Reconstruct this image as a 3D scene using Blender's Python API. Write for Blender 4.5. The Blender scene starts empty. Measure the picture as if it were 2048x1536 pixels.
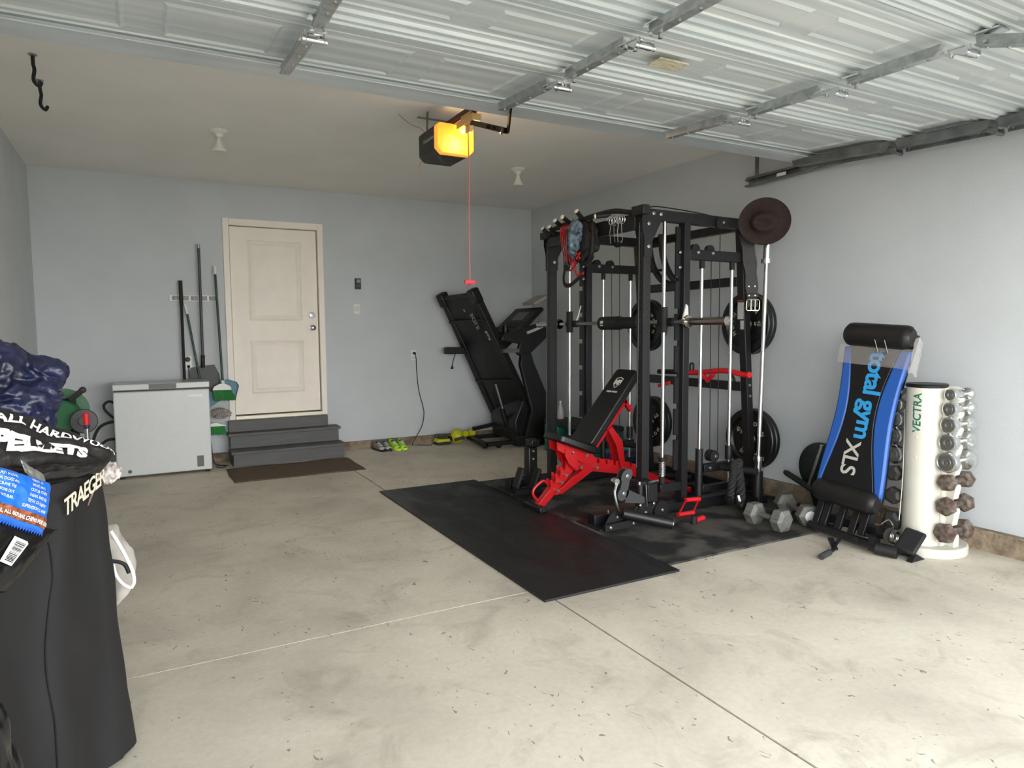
import bpy, bmesh, math, random
from mathutils import Vector, Matrix, noise
import numpy as np
random.seed(7)
SC = bpy.context.scene
COL = SC.collection
PI = math.pi

# ---------------------------------------------------------------- camera, light, exposure
H_CAM = 1.27
YAW, PITCH, ROLL = math.radians(28.5536), math.radians(-4.5447), math.radians(-0.396)
F_PX = 1361.8
def cam_axes():
    cy, sy = math.cos(YAW), math.sin(YAW)
    f = Vector((sy, cy, 0)); r = Vector((cy, -sy, 0)); u = Vector((0, 0, 1))
    f2 = f*math.cos(PITCH) + u*math.sin(PITCH)
    u2 = -f*math.sin(PITCH) + u*math.cos(PITCH)
    return r*math.cos(ROLL) + u2*math.sin(ROLL), -r*math.sin(ROLL) + u2*math.cos(ROLL), f2
CR, CU, CF = cam_axes()
cam_data = bpy.data.cameras.new('camera'); cam = bpy.data.objects.new('camera', cam_data); COL.objects.link(cam)
M = Matrix((CR, CU, -CF)).transposed().to_4x4(); M.translation = Vector((0, 0, H_CAM)); cam.matrix_world = M
cam_data.sensor_width = 36.0; cam_data.lens = F_PX/2048*36.0; cam_data.clip_start = 0.05; cam_data.clip_end = 300
SC.camera = cam
SC.view_settings.view_transform = 'Standard'; SC.view_settings.look = 'None'
SC.view_settings.gamma = 1; SC.view_settings.use_curve_mapping = False
SC.view_settings.exposure = 1.52
SC.cycles.max_bounces = 14; SC.cycles.diffuse_bounces = 10; SC.cycles.glossy_bounces = 5

world = bpy.data.worlds.new('overcast_sky'); SC.world = world; world.use_nodes = True
wn = world.node_tree; bgn = wn.nodes['Background']
bgn.inputs[1].default_value = 3.3
_nt = world.node_tree; _tc = _nt.nodes.new('ShaderNodeTexCoord'); _sx = _nt.nodes.new('ShaderNodeSeparateXYZ'); _rp = _nt.nodes.new('ShaderNodeValToRGB')
_nt.links.new(_tc.outputs['Generated'], _sx.inputs[0]); _nt.links.new(_sx.outputs['Z'], _rp.inputs[0]); _nt.links.new(_rp.outputs[0], bgn.inputs[0])
_rp.color_ramp.elements[0].position = 0.0; _rp.color_ramp.elements[0].color = (1.0, 0.995, 0.985, 1)
_rp.color_ramp.elements[1].position = 0.55; _rp.color_ramp.elements[1].color = (0.37, 0.40, 0.43, 1)
_e = _rp.color_ramp.elements.new(0.22); _e.color = (0.84, 0.85, 0.86, 1)

def at(x, y, ax, v):
    """point of the place seen at image position (x, y) on the plane axis = v"""
    d = CR*((x-1024)/F_PX) - CU*((y-768)/F_PX) + CF
    c = Vector((0, 0, H_CAM)); return c + d*((v-c[ax])/d[ax])

# ---------------------------------------------------------------- materials
def lin(c):
    return tuple(((v/255)/12.92 if v/255 <= 0.04045 else ((v/255+0.055)/1.055)**2.4) for v in c)
MATS = {}
def mat(name, rgb, rough=0.6, metal=0.0, var=0.0, scale=20.0, bump=0.0, bscale=60.0, rgb2=None, coat=0.0, stretch=None, spec=None, alpha=None, trans=None):
    if name in MATS: return MATS[name]
    m = bpy.data.materials.new(name); m.use_nodes = True; nt = m.node_tree
    b = nt.nodes['Principled BSDF']
    b.inputs['Roughness'].default_value = rough; b.inputs['Metallic'].default_value = metal
    if coat: b.inputs['Coat Weight'].default_value = coat
    if spec is not None: b.inputs['Specular IOR Level'].default_value = spec
    if alpha is not None: b.inputs['Alpha'].default_value = alpha
    if trans is not None: b.inputs['Transmission Weight'].default_value = trans
    c1 = lin(rgb)
    tc = nt.nodes.new('ShaderNodeTexCoord'); mp = nt.nodes.new('ShaderNodeMapping')
    nt.links.new(tc.outputs['Object'], mp.inputs['Vector'])
    if stretch: mp.inputs['Scale'].default_value = stretch
    n = nt.nodes.new('ShaderNodeTexNoise'); n.inputs['Scale'].default_value = scale; n.inputs['Detail'].default_value = 5
    nt.links.new(mp.outputs[0], n.inputs['Vector'])
    r = nt.nodes.new('ShaderNodeValToRGB')
    c2 = lin(rgb2) if rgb2 else tuple(v*(1-var) for v in c1)
    hi = c1 if rgb2 else tuple(min(1, v*(1+var*0.6)) for v in c1)
    r.color_ramp.elements[0].position = 0.35; r.color_ramp.elements[1].position = 0.65
    r.color_ramp.elements[0].color = (*c2, 1); r.color_ramp.elements[1].color = (*hi, 1)
    nt.links.new(n.outputs['Fac'], r.inputs['Fac']); nt.links.new(r.outputs['Color'], b.inputs['Base Color'])
    if bump:
        n2 = nt.nodes.new('ShaderNodeTexNoise'); n2.inputs['Scale'].default_value = bscale; n2.inputs['Detail'].default_value = 4
        nt.links.new(mp.outputs[0], n2.inputs['Vector'])
        bp = nt.nodes.new('ShaderNodeBump'); bp.inputs['Strength'].default_value = bump; bp.inputs['Distance'].default_value = 0.01
        nt.links.new(n2.outputs['Fac'], bp.inputs['Height']); nt.links.new(bp.outputs[0], b.inputs['Normal'])
    MATS[name] = m
    return m
def emis(name, rgb, strength):
    m = bpy.data.materials.new(name); m.use_nodes = True; b = m.node_tree.nodes['Principled BSDF']
    b.inputs['Base Color'].default_value = (*lin(rgb), 1)
    b.inputs['Emission Color'].default_value = (*lin(rgb), 1); b.inputs['Emission Strength'].default_value = strength
    return m

# ---------------------------------------------------------------- mesh building
class MB:
    def __init__(s): s.bm = bmesh.new(); s.mi = 0
    def face(s, vs):
        try: f = s.bm.faces.new(vs); f.material_index = s.mi; return f
        except ValueError: return None
    def hull(s, pts, quads):
        v = [s.bm.verts.new(p) for p in pts]
        for q in quads: s.face([v[i] for i in q])
        return s
    Q = [(0,3,2,1),(4,5,6,7),(0,1,5,4),(1,2,6,5),(2,3,7,6),(3,0,4,7)]
    def box(s, x0, x1, y0, y1, z0, z1):
        return s.hull([(x0,y0,z0),(x1,y0,z0),(x1,y1,z0),(x0,y1,z0),(x0,y0,z1),(x1,y0,z1),(x1,y1,z1),(x0,y1,z1)], s.Q)
    def obox(s, c, size, rot=None):
        c = Vector(c); rot = rot or Matrix.Identity(3); a, b, d = [v/2 for v in size]
        P = [(-a,-b,-d),(a,-b,-d),(a,b,-d),(-a,b,-d),(-a,-b,d),(a,-b,d),(a,b,d),(-a,b,d)]
        return s.hull([c + rot @ Vector(p) for p in P], s.Q)
    def bar(s, p, q, w, h, side=None):
        """rectangular bar from p to q; w measured along side, h perpendicular"""
        p = Vector(p); q = Vector(q); d = (q-p).normalized()
        sd = Vector(side) if side else (Vector((0,0,1)).cross(d) if abs(d.z) < 0.95 else Vector((0,1,0)))
        sd = (sd - d*sd.dot(d)).normalized(); up = d.cross(sd)
        R = Matrix((d, sd, up)).transposed()
        return s.obox((p+q)/2, ((q-p).length, w, h), R)
    def ring(s, c, r, ax, n=16, ax2=None, ry=None):
        ax = Vector(ax).normalized()
        a = Vector(ax2) if ax2 is not None else (Vector((0,0,1)) if abs(ax.z) < 0.9 else Vector((1,0,0)))
        a = (a - ax*a.dot(ax)).normalized(); b = ax.cross(a); ry = ry or r
        return [s.bm.verts.new(Vector(c) + a*(r*math.cos(2*PI*i/n)) + b*(ry*math.sin(2*PI*i/n))) for i in range(n)]
    def skin(s, rings, cap=True, closed=False):
        n = len(rings[0])
        pairs = list(zip(rings, rings[1:])) + ([(rings[-1], rings[0])] if closed else [])
        for A, B in pairs:
            for i in range(n): s.face([A[i], A[(i+1) % n], B[(i+1) % n], B[i]])
        if cap and not closed:
            s.face(list(reversed(rings[0]))); s.face(rings[-1])
        return s
    def cyl(s, p, q, r, r2=None, n=20):
        p = Vector(p); q = Vector(q); return s.skin([s.ring(p, r, q-p, n), s.ring(q, r if r2 is None else r2, q-p, n)])
    def tube(s, pts, r, n=10, closed=False, ry=None):
        pts = [Vector(p) for p in pts]; N = len(pts); rings = []; ref = None
        for i, p in enumerate(pts):
            if closed: t = pts[(i+1) % N] - pts[i-1]
            else: t = pts[min(i+1, N-1)] - pts[max(i-1, 0)]
            if t.length < 1e-9: t = Vector((0,0,1))
            t.normalize()
            if ref is None: ref = Vector((0,0,1)) if abs(t.z) < 0.9 else Vector((1,0,0))
            ref = (ref - t*ref.dot(t))
            if ref.length < 1e-6: ref = Vector((1,0,0)) - t*t.x
            ref.normalize()
            rr = r[i] if isinstance(r, (list, tuple)) else r
            rings.append(s.ring(p, rr, t, n, ref, ry))
        return s.skin(rings, True, closed)
    def lathe(s, prof, c, ax=(0,0,1), n=32):
        ax = Vector(ax).normalized(); c = Vector(c)
        return s.skin([s.ring(c + ax*h, max(r, 1e-4), ax, n) for r, h in prof])
    def prism(s, poly, f, t0, t1):
        """poly of 2-D points, f(a, b, t) -> 3-D point, extruded from t0 to t1"""
        A = [s.bm.verts.new(f(a, b, t0)) for a, b in poly]; B = [s.bm.verts.new(f(a, b, t1)) for a, b in poly]
        s.face(list(reversed(A))); s.face(B); n = len(A)
        for i in range(n): s.face([A[i], A[(i+1) % n], B[(i+1) % n], B[i]])
        return s
    def ell(s, c, rad, rot=None, sub=3, fn=None):
        tmp = bmesh.new(); bmesh.ops.create_icosphere(tmp, subdivisions=sub, radius=1)
        c = Vector(c); rot = rot or Matrix.Identity(3); mp = {}
        for v in tmp.verts:
            d = v.co.normalized(); k = fn(d) if fn else 1.0
            mp[v] = s.bm.verts.new(c + rot @ Vector((d.x*rad[0]*k, d.y*rad[1]*k, d.z*rad[2]*k)))
        for f in tmp.faces: s.face([mp[v] for v in f.verts])
        tmp.free(); return s
    def grid(s, fn, nu, nv, closed_u=False):
        V = [[s.bm.verts.new(fn(i/nu, j/nv)) for j in range(nv+1)] for i in range(nu if closed_u else nu+1)]
        L = len(V)
        for i in range(L if closed_u else L-1):
            for j in range(nv): s.face([V[i][j], V[(i+1) % L][j], V[(i+1) % L][j+1], V[i][j+1]])
        return s
    def add(s, other_bm, f):
        mp = {v: s.bm.verts.new(f(v.co)) for v in other_bm.verts}
        for fc in other_bm.faces: s.face([mp[v] for v in fc.verts])
        return s
ORG = {}
def obj(name, mb, mats, parent=None, bev=0.0, seg=2, ang=40, sub=0, origin=None, label=None, solid=0.0):
    bm = mb.bm if isinstance(mb, MB) else mb
    bmesh.ops.recalc_face_normals(bm, faces=bm.faces)
    if parent is not None: o0 = ORG[parent.name]
    elif origin is not None: o0 = Vector(origin)
    else:
        xs = [v.co for v in bm.verts]
        mn = Vector((min(v.x for v in xs), min(v.y for v in xs), min(v.z for v in xs))); mx = Vector((max(v.x for v in xs), max(v.y for v in xs), max(v.z for v in xs)))
        o0 = Vector(((mn.x+mx.x)/2, (mn.y+mx.y)/2, mn.z))
    for v in bm.verts: v.co -= o0
    me = bpy.data.meshes.new(name); bm.to_mesh(me); bm.free()
    for m in (mats if isinstance(mats, (list, tuple)) else [mats]): me.materials.append(m)
    for p in me.polygons: p.use_smooth = True
    me.set_sharp_from_angle(angle=math.radians(ang))
    o = bpy.data.objects.new(name, me); COL.objects.link(o)
    if parent is not None: o.parent = parent
    else: o.location = o0
    ORG[o.name] = o0
    if bev:
        b = o.modifiers.new('bevel', 'BEVEL'); b.width = bev; b.segments = seg; b.limit_method = 'ANGLE'; b.angle_limit = math.radians(35)
    if sub:
        b = o.modifiers.new('sub', 'SUBSURF'); b.levels = sub; b.render_levels = sub
    if solid:
        b = o.modifiers.new('solid', 'SOLIDIFY'); b.thickness = solid; b.offset = -1
    if label: o['label'] = label
    return o
def obj_split(name, mb, mats, parent, **k):
    """one part for every separate piece of the mesh"""
    bm = mb.bm; bm.verts.index_update(); seen = set(); out = []
    for v in list(bm.verts):
        if v in seen: continue
        st_ = [v]; seen.add(v); isl = [v]
        while st_:
            w = st_.pop()
            for e in w.link_edges:
                x = e.other_vert(w)
                if x not in seen: seen.add(x); st_.append(x); isl.append(x)
        m2 = MB(); mp = {x: m2.bm.verts.new(x.co) for x in isl}; fs = {f for x in isl for f in x.link_faces}
        for f in fs:
            nf = m2.face([mp[x] for x in f.verts])
            if nf: nf.material_index = f.material_index
        out.append(obj(name, m2, mats, parent, **k))
    bm.free(); return out
def tag(o, label, cat, group=None):
    o['label'] = label; o['category'] = cat
    if group: o['group'] = group
    return o
def thing(name, label, cat, loc=(0,0,0), group=None, local=False):
    o = bpy.data.objects.new(name, None); COL.objects.link(o); o.location = loc; o.empty_display_size = 0.1
    ORG[o.name] = Vector((0,0,0)) if local else Vector(loc)
    return tag(o, label, cat, group)
def struct(name, mb, m, **k):
    o = obj(name, mb, m, origin=(0,0,0), **k); o['kind'] = 'structure'; return o
def copy_tree(o, parent=None):
    c = o.copy(); COL.objects.link(c); c.parent = parent
    for ch in list(o.children): copy_tree(ch, c)
    return c
def text_bm(txt, size=1.0, extrude=0.0, align='CENTER', shear=0.0, space=1.0, bold=0.0):
    cu = bpy.data.curves.new('t', 'FONT'); cu.body = txt; cu.size = size; cu.extrude = extrude
    cu.align_x = align; cu.align_y = 'CENTER'; cu.shear = shear; cu.space_character = space; cu.offset = bold; cu.resolution_u = 4
    o = bpy.data.objects.new('t', cu); COL.objects.link(o)
    bpy.context.view_layer.update()
    me = bpy.data.meshes.new_from_object(o.evaluated_get(bpy.context.evaluated_depsgraph_get()))
    bm = bmesh.new(); bm.from_mesh(me)
    bpy.data.objects.remove(o); bpy.data.curves.remove(cu); bpy.data.meshes.remove(me)
    return bm
def put_text(mb, txt, c, right, up, size, ext=0.0006, **k):
    c = Vector(c); r = Vector(right).normalized(); u = Vector(up); u = (u - r*u.dot(r)).normalized(); n = r.cross(u)
    b = text_bm(txt, size, ext, **k)
    mb.add(b, lambda v: c + r*v.x + u*v.y + n*v.z); b.free()
    return mb
def fbm(p, s=1.0, oc=4):
    return noise.fractal(Vector(p)*s, 1.0, 2.0, oc)
def arc(c, r, a0, a1, n, f):
    return [f(c, r, a0 + (a1-a0)*i/n) for i in range(n+1)]
def smooth_path(P, n=6):
    P = [Vector(p) for p in P]; out = []
    for i in range(len(P)-1):
        p0 = P[max(i-1,0)]; p1 = P[i]; p2 = P[i+1]; p3 = P[min(i+2, len(P)-1)]
        for k in range(n):
            t = k/n
            out.append(0.5*((2*p1) + (p2-p0)*t + (2*p0-5*p1+4*p2-p3)*t*t + (3*p1-p0-3*p2+p3)*t**3))
    out.append(P[-1]); return out

BLACK = mat('black_powder_coat', (21,21,23), 0.42, var=0.15, scale=30, bump=0.05, bscale=300)
BLACKM = mat('matte_black', (15,15,17), 0.7, var=0.2)
RUBBER = mat('black_rubber', (19,19,20), 0.62, var=0.15)
VINYL = mat('black_vinyl', (14,14,15), 0.38, bump=0.08, bscale=120)
PLASTIC = mat('black_plastic', (16,16,17), 0.45)
CHROME = mat('chrome', (222,224,224), 0.22, 1.0)
STEEL = mat('brushed_steel', (170,172,175), 0.3, 1.0, var=0.1)
BOLT = mat('zinc_bolt', (190,190,184), 0.35, 1.0)
RED = mat('red_powder_coat', (186,12,20), 0.38, var=0.08, spec=0.5)
REDP = mat('red_foam', (215,28,40), 0.5)
WHITEP = mat('white_plastic', (222,222,216), 0.4)
INK = mat('white_print', (232,232,228), 0.6)
GREY = mat('grey_iron', (112,112,106), 0.6, 0.2, var=0.2, scale=25, bump=0.2, bscale=200)
# ================================================================ the room
X0, X1, Y0, Y1, ZC = -0.79, 4.20, 0.45, 7.20, 2.70
WALL = mat('blue_grey_wall_paint', (195,199,201), 0.85, var=0.03, scale=3, bump=0.12, bscale=90)
CEIL = mat('ceiling_paint', (236,233,228), 0.9, var=0.03, scale=2, bump=0.12, bscale=70)
def concrete():
    m = bpy.data.materials.new('garage_concrete'); m.use_nodes = True; nt = m.node_tree; N = nt.nodes.new; L = nt.links.new
    b = nt.nodes['Principled BSDF']; b.inputs['Roughness'].default_value = 0.55
    tc = N('ShaderNodeTexCoord')
    def noise_(scale, detail, rough=0.5, dist=0.0, st=(1,1,1)):
        mp = N('ShaderNodeMapping'); mp.inputs['Scale'].default_value = st; L(tc.outputs['Object'], mp.inputs['Vector'])
        n = N('ShaderNodeTexNoise'); n.inputs['Scale'].default_value = scale; n.inputs['Detail'].default_value = detail
        n.inputs['Roughness'].default_value = rough; n.inputs['Distortion'].default_value = dist; L(mp.outputs[0], n.inputs['Vector']); return n
    def ramp(n, stops):
        r = N('ShaderNodeValToRGB'); e = r.color_ramp.elements
        while len(e) < len(stops): e.new(0.5)
        for q, (p, c) in zip(e, stops): q.position = p; q.color = (*lin(c), 1) if max(c) > 1 else (*c, 1)
        L(n.outputs['Fac'], r.inputs['Fac']); return r
    def mix(a, c, fac, mode='MULTIPLY'):
        x = N('ShaderNodeMix'); x.data_type = 'RGBA'; x.blend_type = mode
        L(a, x.inputs[6]); L(c, x.inputs[7])
        if isinstance(fac, float): x.inputs[0].default_value = fac
        else: L(fac, x.inputs[0])
        return x.outputs[2]
    base = ramp(noise_(1.3, 6, 0.6, 0.4), [(0.30, (186,177,162)), (0.5, (208,199,181)), (0.72, (222,214,196))])
    blot = ramp(noise_(3.2, 8, 0.65, 1.2), [(0.30, (0.60,0.58,0.56)), (0.46, (1,1,1))])
    out = mix(base.outputs[0], blot.outputs[0], 0.55)
    fine = ramp(noise_(38, 6, 0.7), [(0.3, (0.86,0.85,0.84)), (0.6, (1,1,1))])
    out = mix(out, fine.outputs[0], 0.7)
    # small dark specks and pale scratches
    sp = ramp(noise_(24, 2, 0.3, 2.0, (1,0.6,1)), [(0.25, (0.25,0.23,0.2)), (0.28, (1,1,1))])
    out = mix(out, sp.outputs[0], 0.75)
    scr = ramp(noise_(9, 3, 0.5, 1.5, (0.5,3.0,1)), [(0.74, (0,0,0)), (0.78, (1,1,1))])
    wh = N('ShaderNodeRGB'); wh.outputs[0].default_value = (*lin((214,208,196)), 1)
    mm = N('ShaderNodeMath'); mm.operation = 'MULTIPLY'; mm.inputs[1].default_value = 0.5; L(scr.outputs[0], mm.inputs[0])
    out = mix(out, wh.outputs[0], mm.outputs[0], 'MIX')
    L(out, b.inputs['Base Color'])
    bp = N('ShaderNodeBump'); bp.inputs['Strength'].default_value = 0.15; bp.inputs['Distance'].default_value = 0.01
    L(fine.outputs[0], bp.inputs['Height']); L(bp.outputs[0], b.inputs['Normal'])
    rr = N('ShaderNodeMapRange'); rr.inputs[3].default_value = 0.42; rr.inputs[4].default_value = 0.68
    L(blot.outputs[0], rr.inputs[0]); L(rr.outputs[0], b.inputs['Roughness'])
    return m
CONC = concrete()
JOINT = mat('pale_joint_filler', (214,208,194), 0.8, var=0.2, scale=60)
GROOVE = mat('dark_joint', (96,88,80), 0.9, var=0.3, scale=40)
# floor slabs with real joints: a pale filled one across, a dark open one lengthwise
b = MB(); JY, JX, g = 2.793, 1.664, 0.005
xs = [X0-0.1, JX-g, JX+g, X1+0.1]; ys = [Y0-0.05, JY-g, JY+g, Y1+0.1]
for i in range(3):
    for j in range(3):
        dx = i == 1; dy = j == 1
        b.mi = 2 if dx else (1 if (dy and i == 0) else (2 if dy else 0))
        z = -0.006 if dx else (-0.001 if (dy and i == 0) else 0.0)
        if dy and i == 2: b.mi = 0; z = 0.0
        b.box(xs[i], xs[i+1], ys[j], ys[j+1], -0.15, z)
struct('floor', b, [CONC, JOINT, GROOVE])
DRIVE = mat('driveway_concrete', (208,202,188), 0.85, var=0.08, scale=4)
b = MB(); b.box(-14, 18, -22, Y0-0.06, -0.17, -0.012); struct('driveway', b, DRIVE)
# walls (the back one with the door opening)
DX0, DX1, DZ0, DZ1 = 0.785, 1.655, 0.42, 2.315
b = MB(); b.box(X0-0.12, DX0, Y1, Y1+0.12, 0, ZC); b.box(DX1, X1+0.12, Y1, Y1+0.12, 0, ZC); b.box(DX0, DX1, Y1, Y1+0.12, DZ1, ZC); b.box(DX0, DX1, Y1, Y1+0.12, 0, DZ0)
struct('wall_back', b, WALL)
b = MB(); b.box(X0-0.12, X0, Y0, Y1, 0, ZC); struct('wall_left', b, WALL)
b = MB(); b.box(X1, X1+0.12, Y0, Y1, 0, ZC); struct('wall_right', b, WALL)
b = MB(); b.box(X0-0.12, X0+0.18, Y0-0.14, Y0, 0, 2.16); b.box(X1-0.06, X1+0.12, Y0-0.14, Y0, 0, 2.16); b.box(X0-0.12, X1+0.12, Y0-0.14, Y0, 2.16, ZC+0.1)
struct('wall_front', b, WALL)
b = MB(); b.box(X0-0.12, X1+0.12, Y0, Y1+0.12, ZC, ZC+0.1); struct('ceiling', b, CEIL)
STEM = mat('bare_concrete_curb', (150,134,112), 0.95, rgb2=(110,96,80), scale=14, bump=0.8, bscale=45)
b = MB(); b.box(X1-0.05, X1+0.02, Y0, Y1, -0.01, 0.118)
o = struct('baseboard_right', b, STEM, bev=0.008)
b = MB(); b.box(X0, X1-0.05, Y1-0.03, Y1+0.02, -0.01, 0.085); struct('baseboard_back', b, STEM, bev=0.006)
b = MB(); b.box(X0, X0+0.03, Y0, Y1-0.03, -0.01, 0.085); struct('baseboard_left', b, STEM, bev=0.006)
# entry door
DOORP = mat('door_cream_paint', (240,232,218), 0.5, var=0.03, scale=6)
DGAP = mat('door_weatherstrip', (60,58,54), 0.8)
b = MB()
cw = 0.055
b.box(DX0-cw+0.01, DX0+0.012, Y1-0.018, Y1+0.06, DZ0-0.02, DZ1+cw); b.box(DX1-0.012, DX1+cw-0.01, Y1-0.018, Y1+0.06, DZ0-0.02, DZ1+cw)
b.box(DX0+0.012, DX1-0.012, Y1-0.018, Y1+0.06, DZ1-0.012, DZ1+cw)
o = struct('trim_1', b, mat('door_casing_paint', (240,232,220), 0.5), bev=0.005)
b = MB(); b.box(DX0+0.012, DX1-0.012, Y1-0.03, Y1+0.06, DZ0-0.02, DZ0+0.016)
struct('trim_2', b, mat('door_threshold', (196,190,170), 0.4, 0.4), bev=0.003)
dl, dr, db, dt, dy = DX0+0.018, DX1-0.020, DZ0+0.026, DZ1-0.018, Y1+0.022
door = bpy.data.objects.new('door_1', None); COL.objects.link(door); door.location = (dl, dy, db); door['kind'] = 'structure'; ORG['door_1'] = Vector((dl, dy, db))
b = MB(); b.box(dl, dr, dy, dy+0.035, db, dt); obj('door_slab', b, DOORP, door, bev=0.002)
b = MB(); b.box(DX0+0.012, DX1-0.012, dy+0.03, dy+0.05, DZ0+0.01, DZ1-0.012); obj('weatherstrip', b, DGAP, door)
def panel(px0, px1, pz0, pz1, par, nm):
    b = MB(); w = 0.018
    def fr(a0, a1, c0, c1, y0, e0, e1, f0, f1, y1):
        A = [(a0,y0,c0),(a1,y0,c0),(a1,y0,c1),(a0,y0,c1)]; B = [(e0,y1,f0),(e1,y1,f0),(e1,y1,f1),(e0,y1,f1)]
        va = [b.bm.verts.new(p) for p in A]; vb = [b.bm.verts.new(p) for p in B]
        for i in range(4): b.face([va[i], va[(i+1)%4], vb[(i+1)%4], vb[i]])
        return vb
    fr(px0, px1, pz0, pz1, dy+0.001, px0+w, px1-w, pz0+w, pz1-w, dy-0.008)
    fr(px0+w, px1-w, pz0+w, pz1-w, dy-0.008, px0+2*w, px1-2*w, pz0+2*w, pz1-2*w, dy+0.0)
    vb = fr(px0+2*w, px1-2*w, pz0+2*w, pz1-2*w, dy+0.0, px0+3.2*w, px1-3.2*w, pz0+3.2*w, pz1-3.2*w, dy-0.006)
    b.face(vb)
    obj(nm, b, DOORP, par, ang=15)
dw = dr-dl
panel(dl+0.165*dw+0.02, dr-0.185*dw, db+0.93, db+1.73, door, 'door_panel')
panel(dl+0.165*dw+0.02, dr-0.185*dw, db+0.20, db+0.74, door, 'door_panel')
kx = dr-0.062
b = MB(); b.lathe([(0.030,0),(0.030,0.006),(0.012,0.010),(0.012,0.03),(0.024,0.036),(0.029,0.05),(0.026,0.062),(0.012,0.068),(0.0,0.069)], (kx, dy, db+0.86), (0,-1,0)); obj('door_knob', b, STEEL, door)
b = MB(); b.lathe([(0.031,0),(0.031,0.01),(0.026,0.016),(0.010,0.018),(0.008,0.024),(0,0.025)], (kx, dy, db+0.99), (0,-1,0)); obj('deadbolt', b, STEEL, door)
# steps
STEPW = mat('grey_painted_wood', (88,87,87), 0.6, var=0.12, scale=5, stretch=(1,8,8))
st = thing('entry_steps', 'dark grey painted wooden steps of three risers under the white entry door', 'steps', (1.22, 7.0, 0))
sx0, sx1 = 0.70, 1.78
for k, (yf, zt) in enumerate([(6.765, 0.145), (6.975, 0.29)]):
    b = MB(); b.box(sx0+0.02, sx1-0.02, yf+0.02, Y1-0.035, (0 if k == 0 else 0.147), zt-0.028); obj('riser_box', b, STEPW, st)
    b = MB(); b.box(sx0, sx1, yf, (yf+0.24 if k==0 else Y1-0.035), zt-0.026, zt); obj('tread', b, STEPW, st, bev=0.004)
b = MB(); b.box(sx0+0.02, sx1-0.10, Y1-0.10, Y1-0.035, 0.291, 0.398); obj('riser_box', b, STEPW, st, bev=0.003)
b = MB(); n = 40
b.grid(lambda u, v: Vector((0.64+1.13*u + 0.005*math.sin(9*v), 6.07+0.66*v, 0.006+0.003*math.sin(u*11+v*5))), n, 20)
for f in list(b.bm.faces): pass
o = obj('doormat', b, mat('brown_coir', (98,82,64), 0.95, var=0.25, scale=60, bump=0.6, bscale=300), solid=0.006)
tag(o, 'flat brown doormat lying on the concrete at the foot of the steps', 'doormat')
# rubber mats
def rubber(name):
    m = mat(name, (20,20,21), 0.62, rgb2=(27,26,27), scale=5, bump=0.15, bscale=400)
    nt = m.node_tree; bs = nt.nodes['Principled BSDF']
    n = nt.nodes.new('ShaderNodeTexNoise'); n.inputs['Scale'].default_value = 2.2; n.inputs['Detail'].default_value = 8; n.inputs['Distortion'].default_value = 1.5
    r = nt.nodes.new('ShaderNodeMapRange'); r.inputs[1].default_value = 0.35; r.inputs[2].default_value = 0.7; r.inputs[3].default_value = 0.38; r.inputs[4].default_value = 0.75
    nt.links.new(n.outputs['Fac'], r.inputs[0]); nt.links.new(r.outputs[0], bs.inputs['Roughness']); return m
b = MB(); b.box(1.603, 2.430, 2.640, 5.14, 0.0, 0.012); o = obj('rubber_mat', b, rubber('rubber_mat_smooth'), bev=0.002); tag(o, 'clean black rubber floor mat in front of the power rack, nearest the open floor', 'rubber mat', 'black rubber gym mats')
b = MB(); b.box(2.436, 4.12, 2.735, 5.05, 0.0, 0.012)
m2 = mat('rubber_mat_dusty', (22,22,23), 0.75, rgb2=(84,80,75), scale=3.4, bump=0.2, bscale=300)
m2.node_tree.nodes['Color Ramp'].color_ramp.elements[0].position = 0.42; m2.node_tree.nodes['Color Ramp'].color_ramp.elements[1].position = 0.56
o = obj('rubber_mat', b, m2, bev=0.002); tag(o, 'dusty scuffed black rubber floor mat lying under the power rack', 'rubber mat', 'black rubber gym mats')

# ================================================================ garage door overhead
GALV = mat('galvanized_steel', (178,182,182), 0.42, 0.65, var=0.2, scale=5, stretch=(1.0,6,6), bump=0.05)
GALVD = mat('galvanized_track', (128,130,130), 0.4, 0.8, var=0.3, scale=8)
DOORB = mat('garage_door_backing', (216,220,219), 0.42, 0.05, rgb2=(186,194,196), scale=2.2, stretch=(0.5,9,9))
HJ = [(3.262,2.412),(2.715,2.378),(2.165,2.352),(1.615,2.340),(1.09,2.235)]
HJ = [(3.25,2.440),(2.52+0.19,2.405)]  # replaced below by the section joints
JN = [(3.245,2.437), (2.525,2.392), (1.985,2.372), (1.455,2.360), (1.02,2.215)]
gd = thing('garage_door', 'white steel sectional garage door standing open overhead, ribbed inside with galvanised stiles', 'garage door', (1.8, 2.2, 2.2))
GX0, GX1 = -0.50, 4.03
STX = [-0.46, 0.58, 1.62, 2.70, 3.92]
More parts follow.
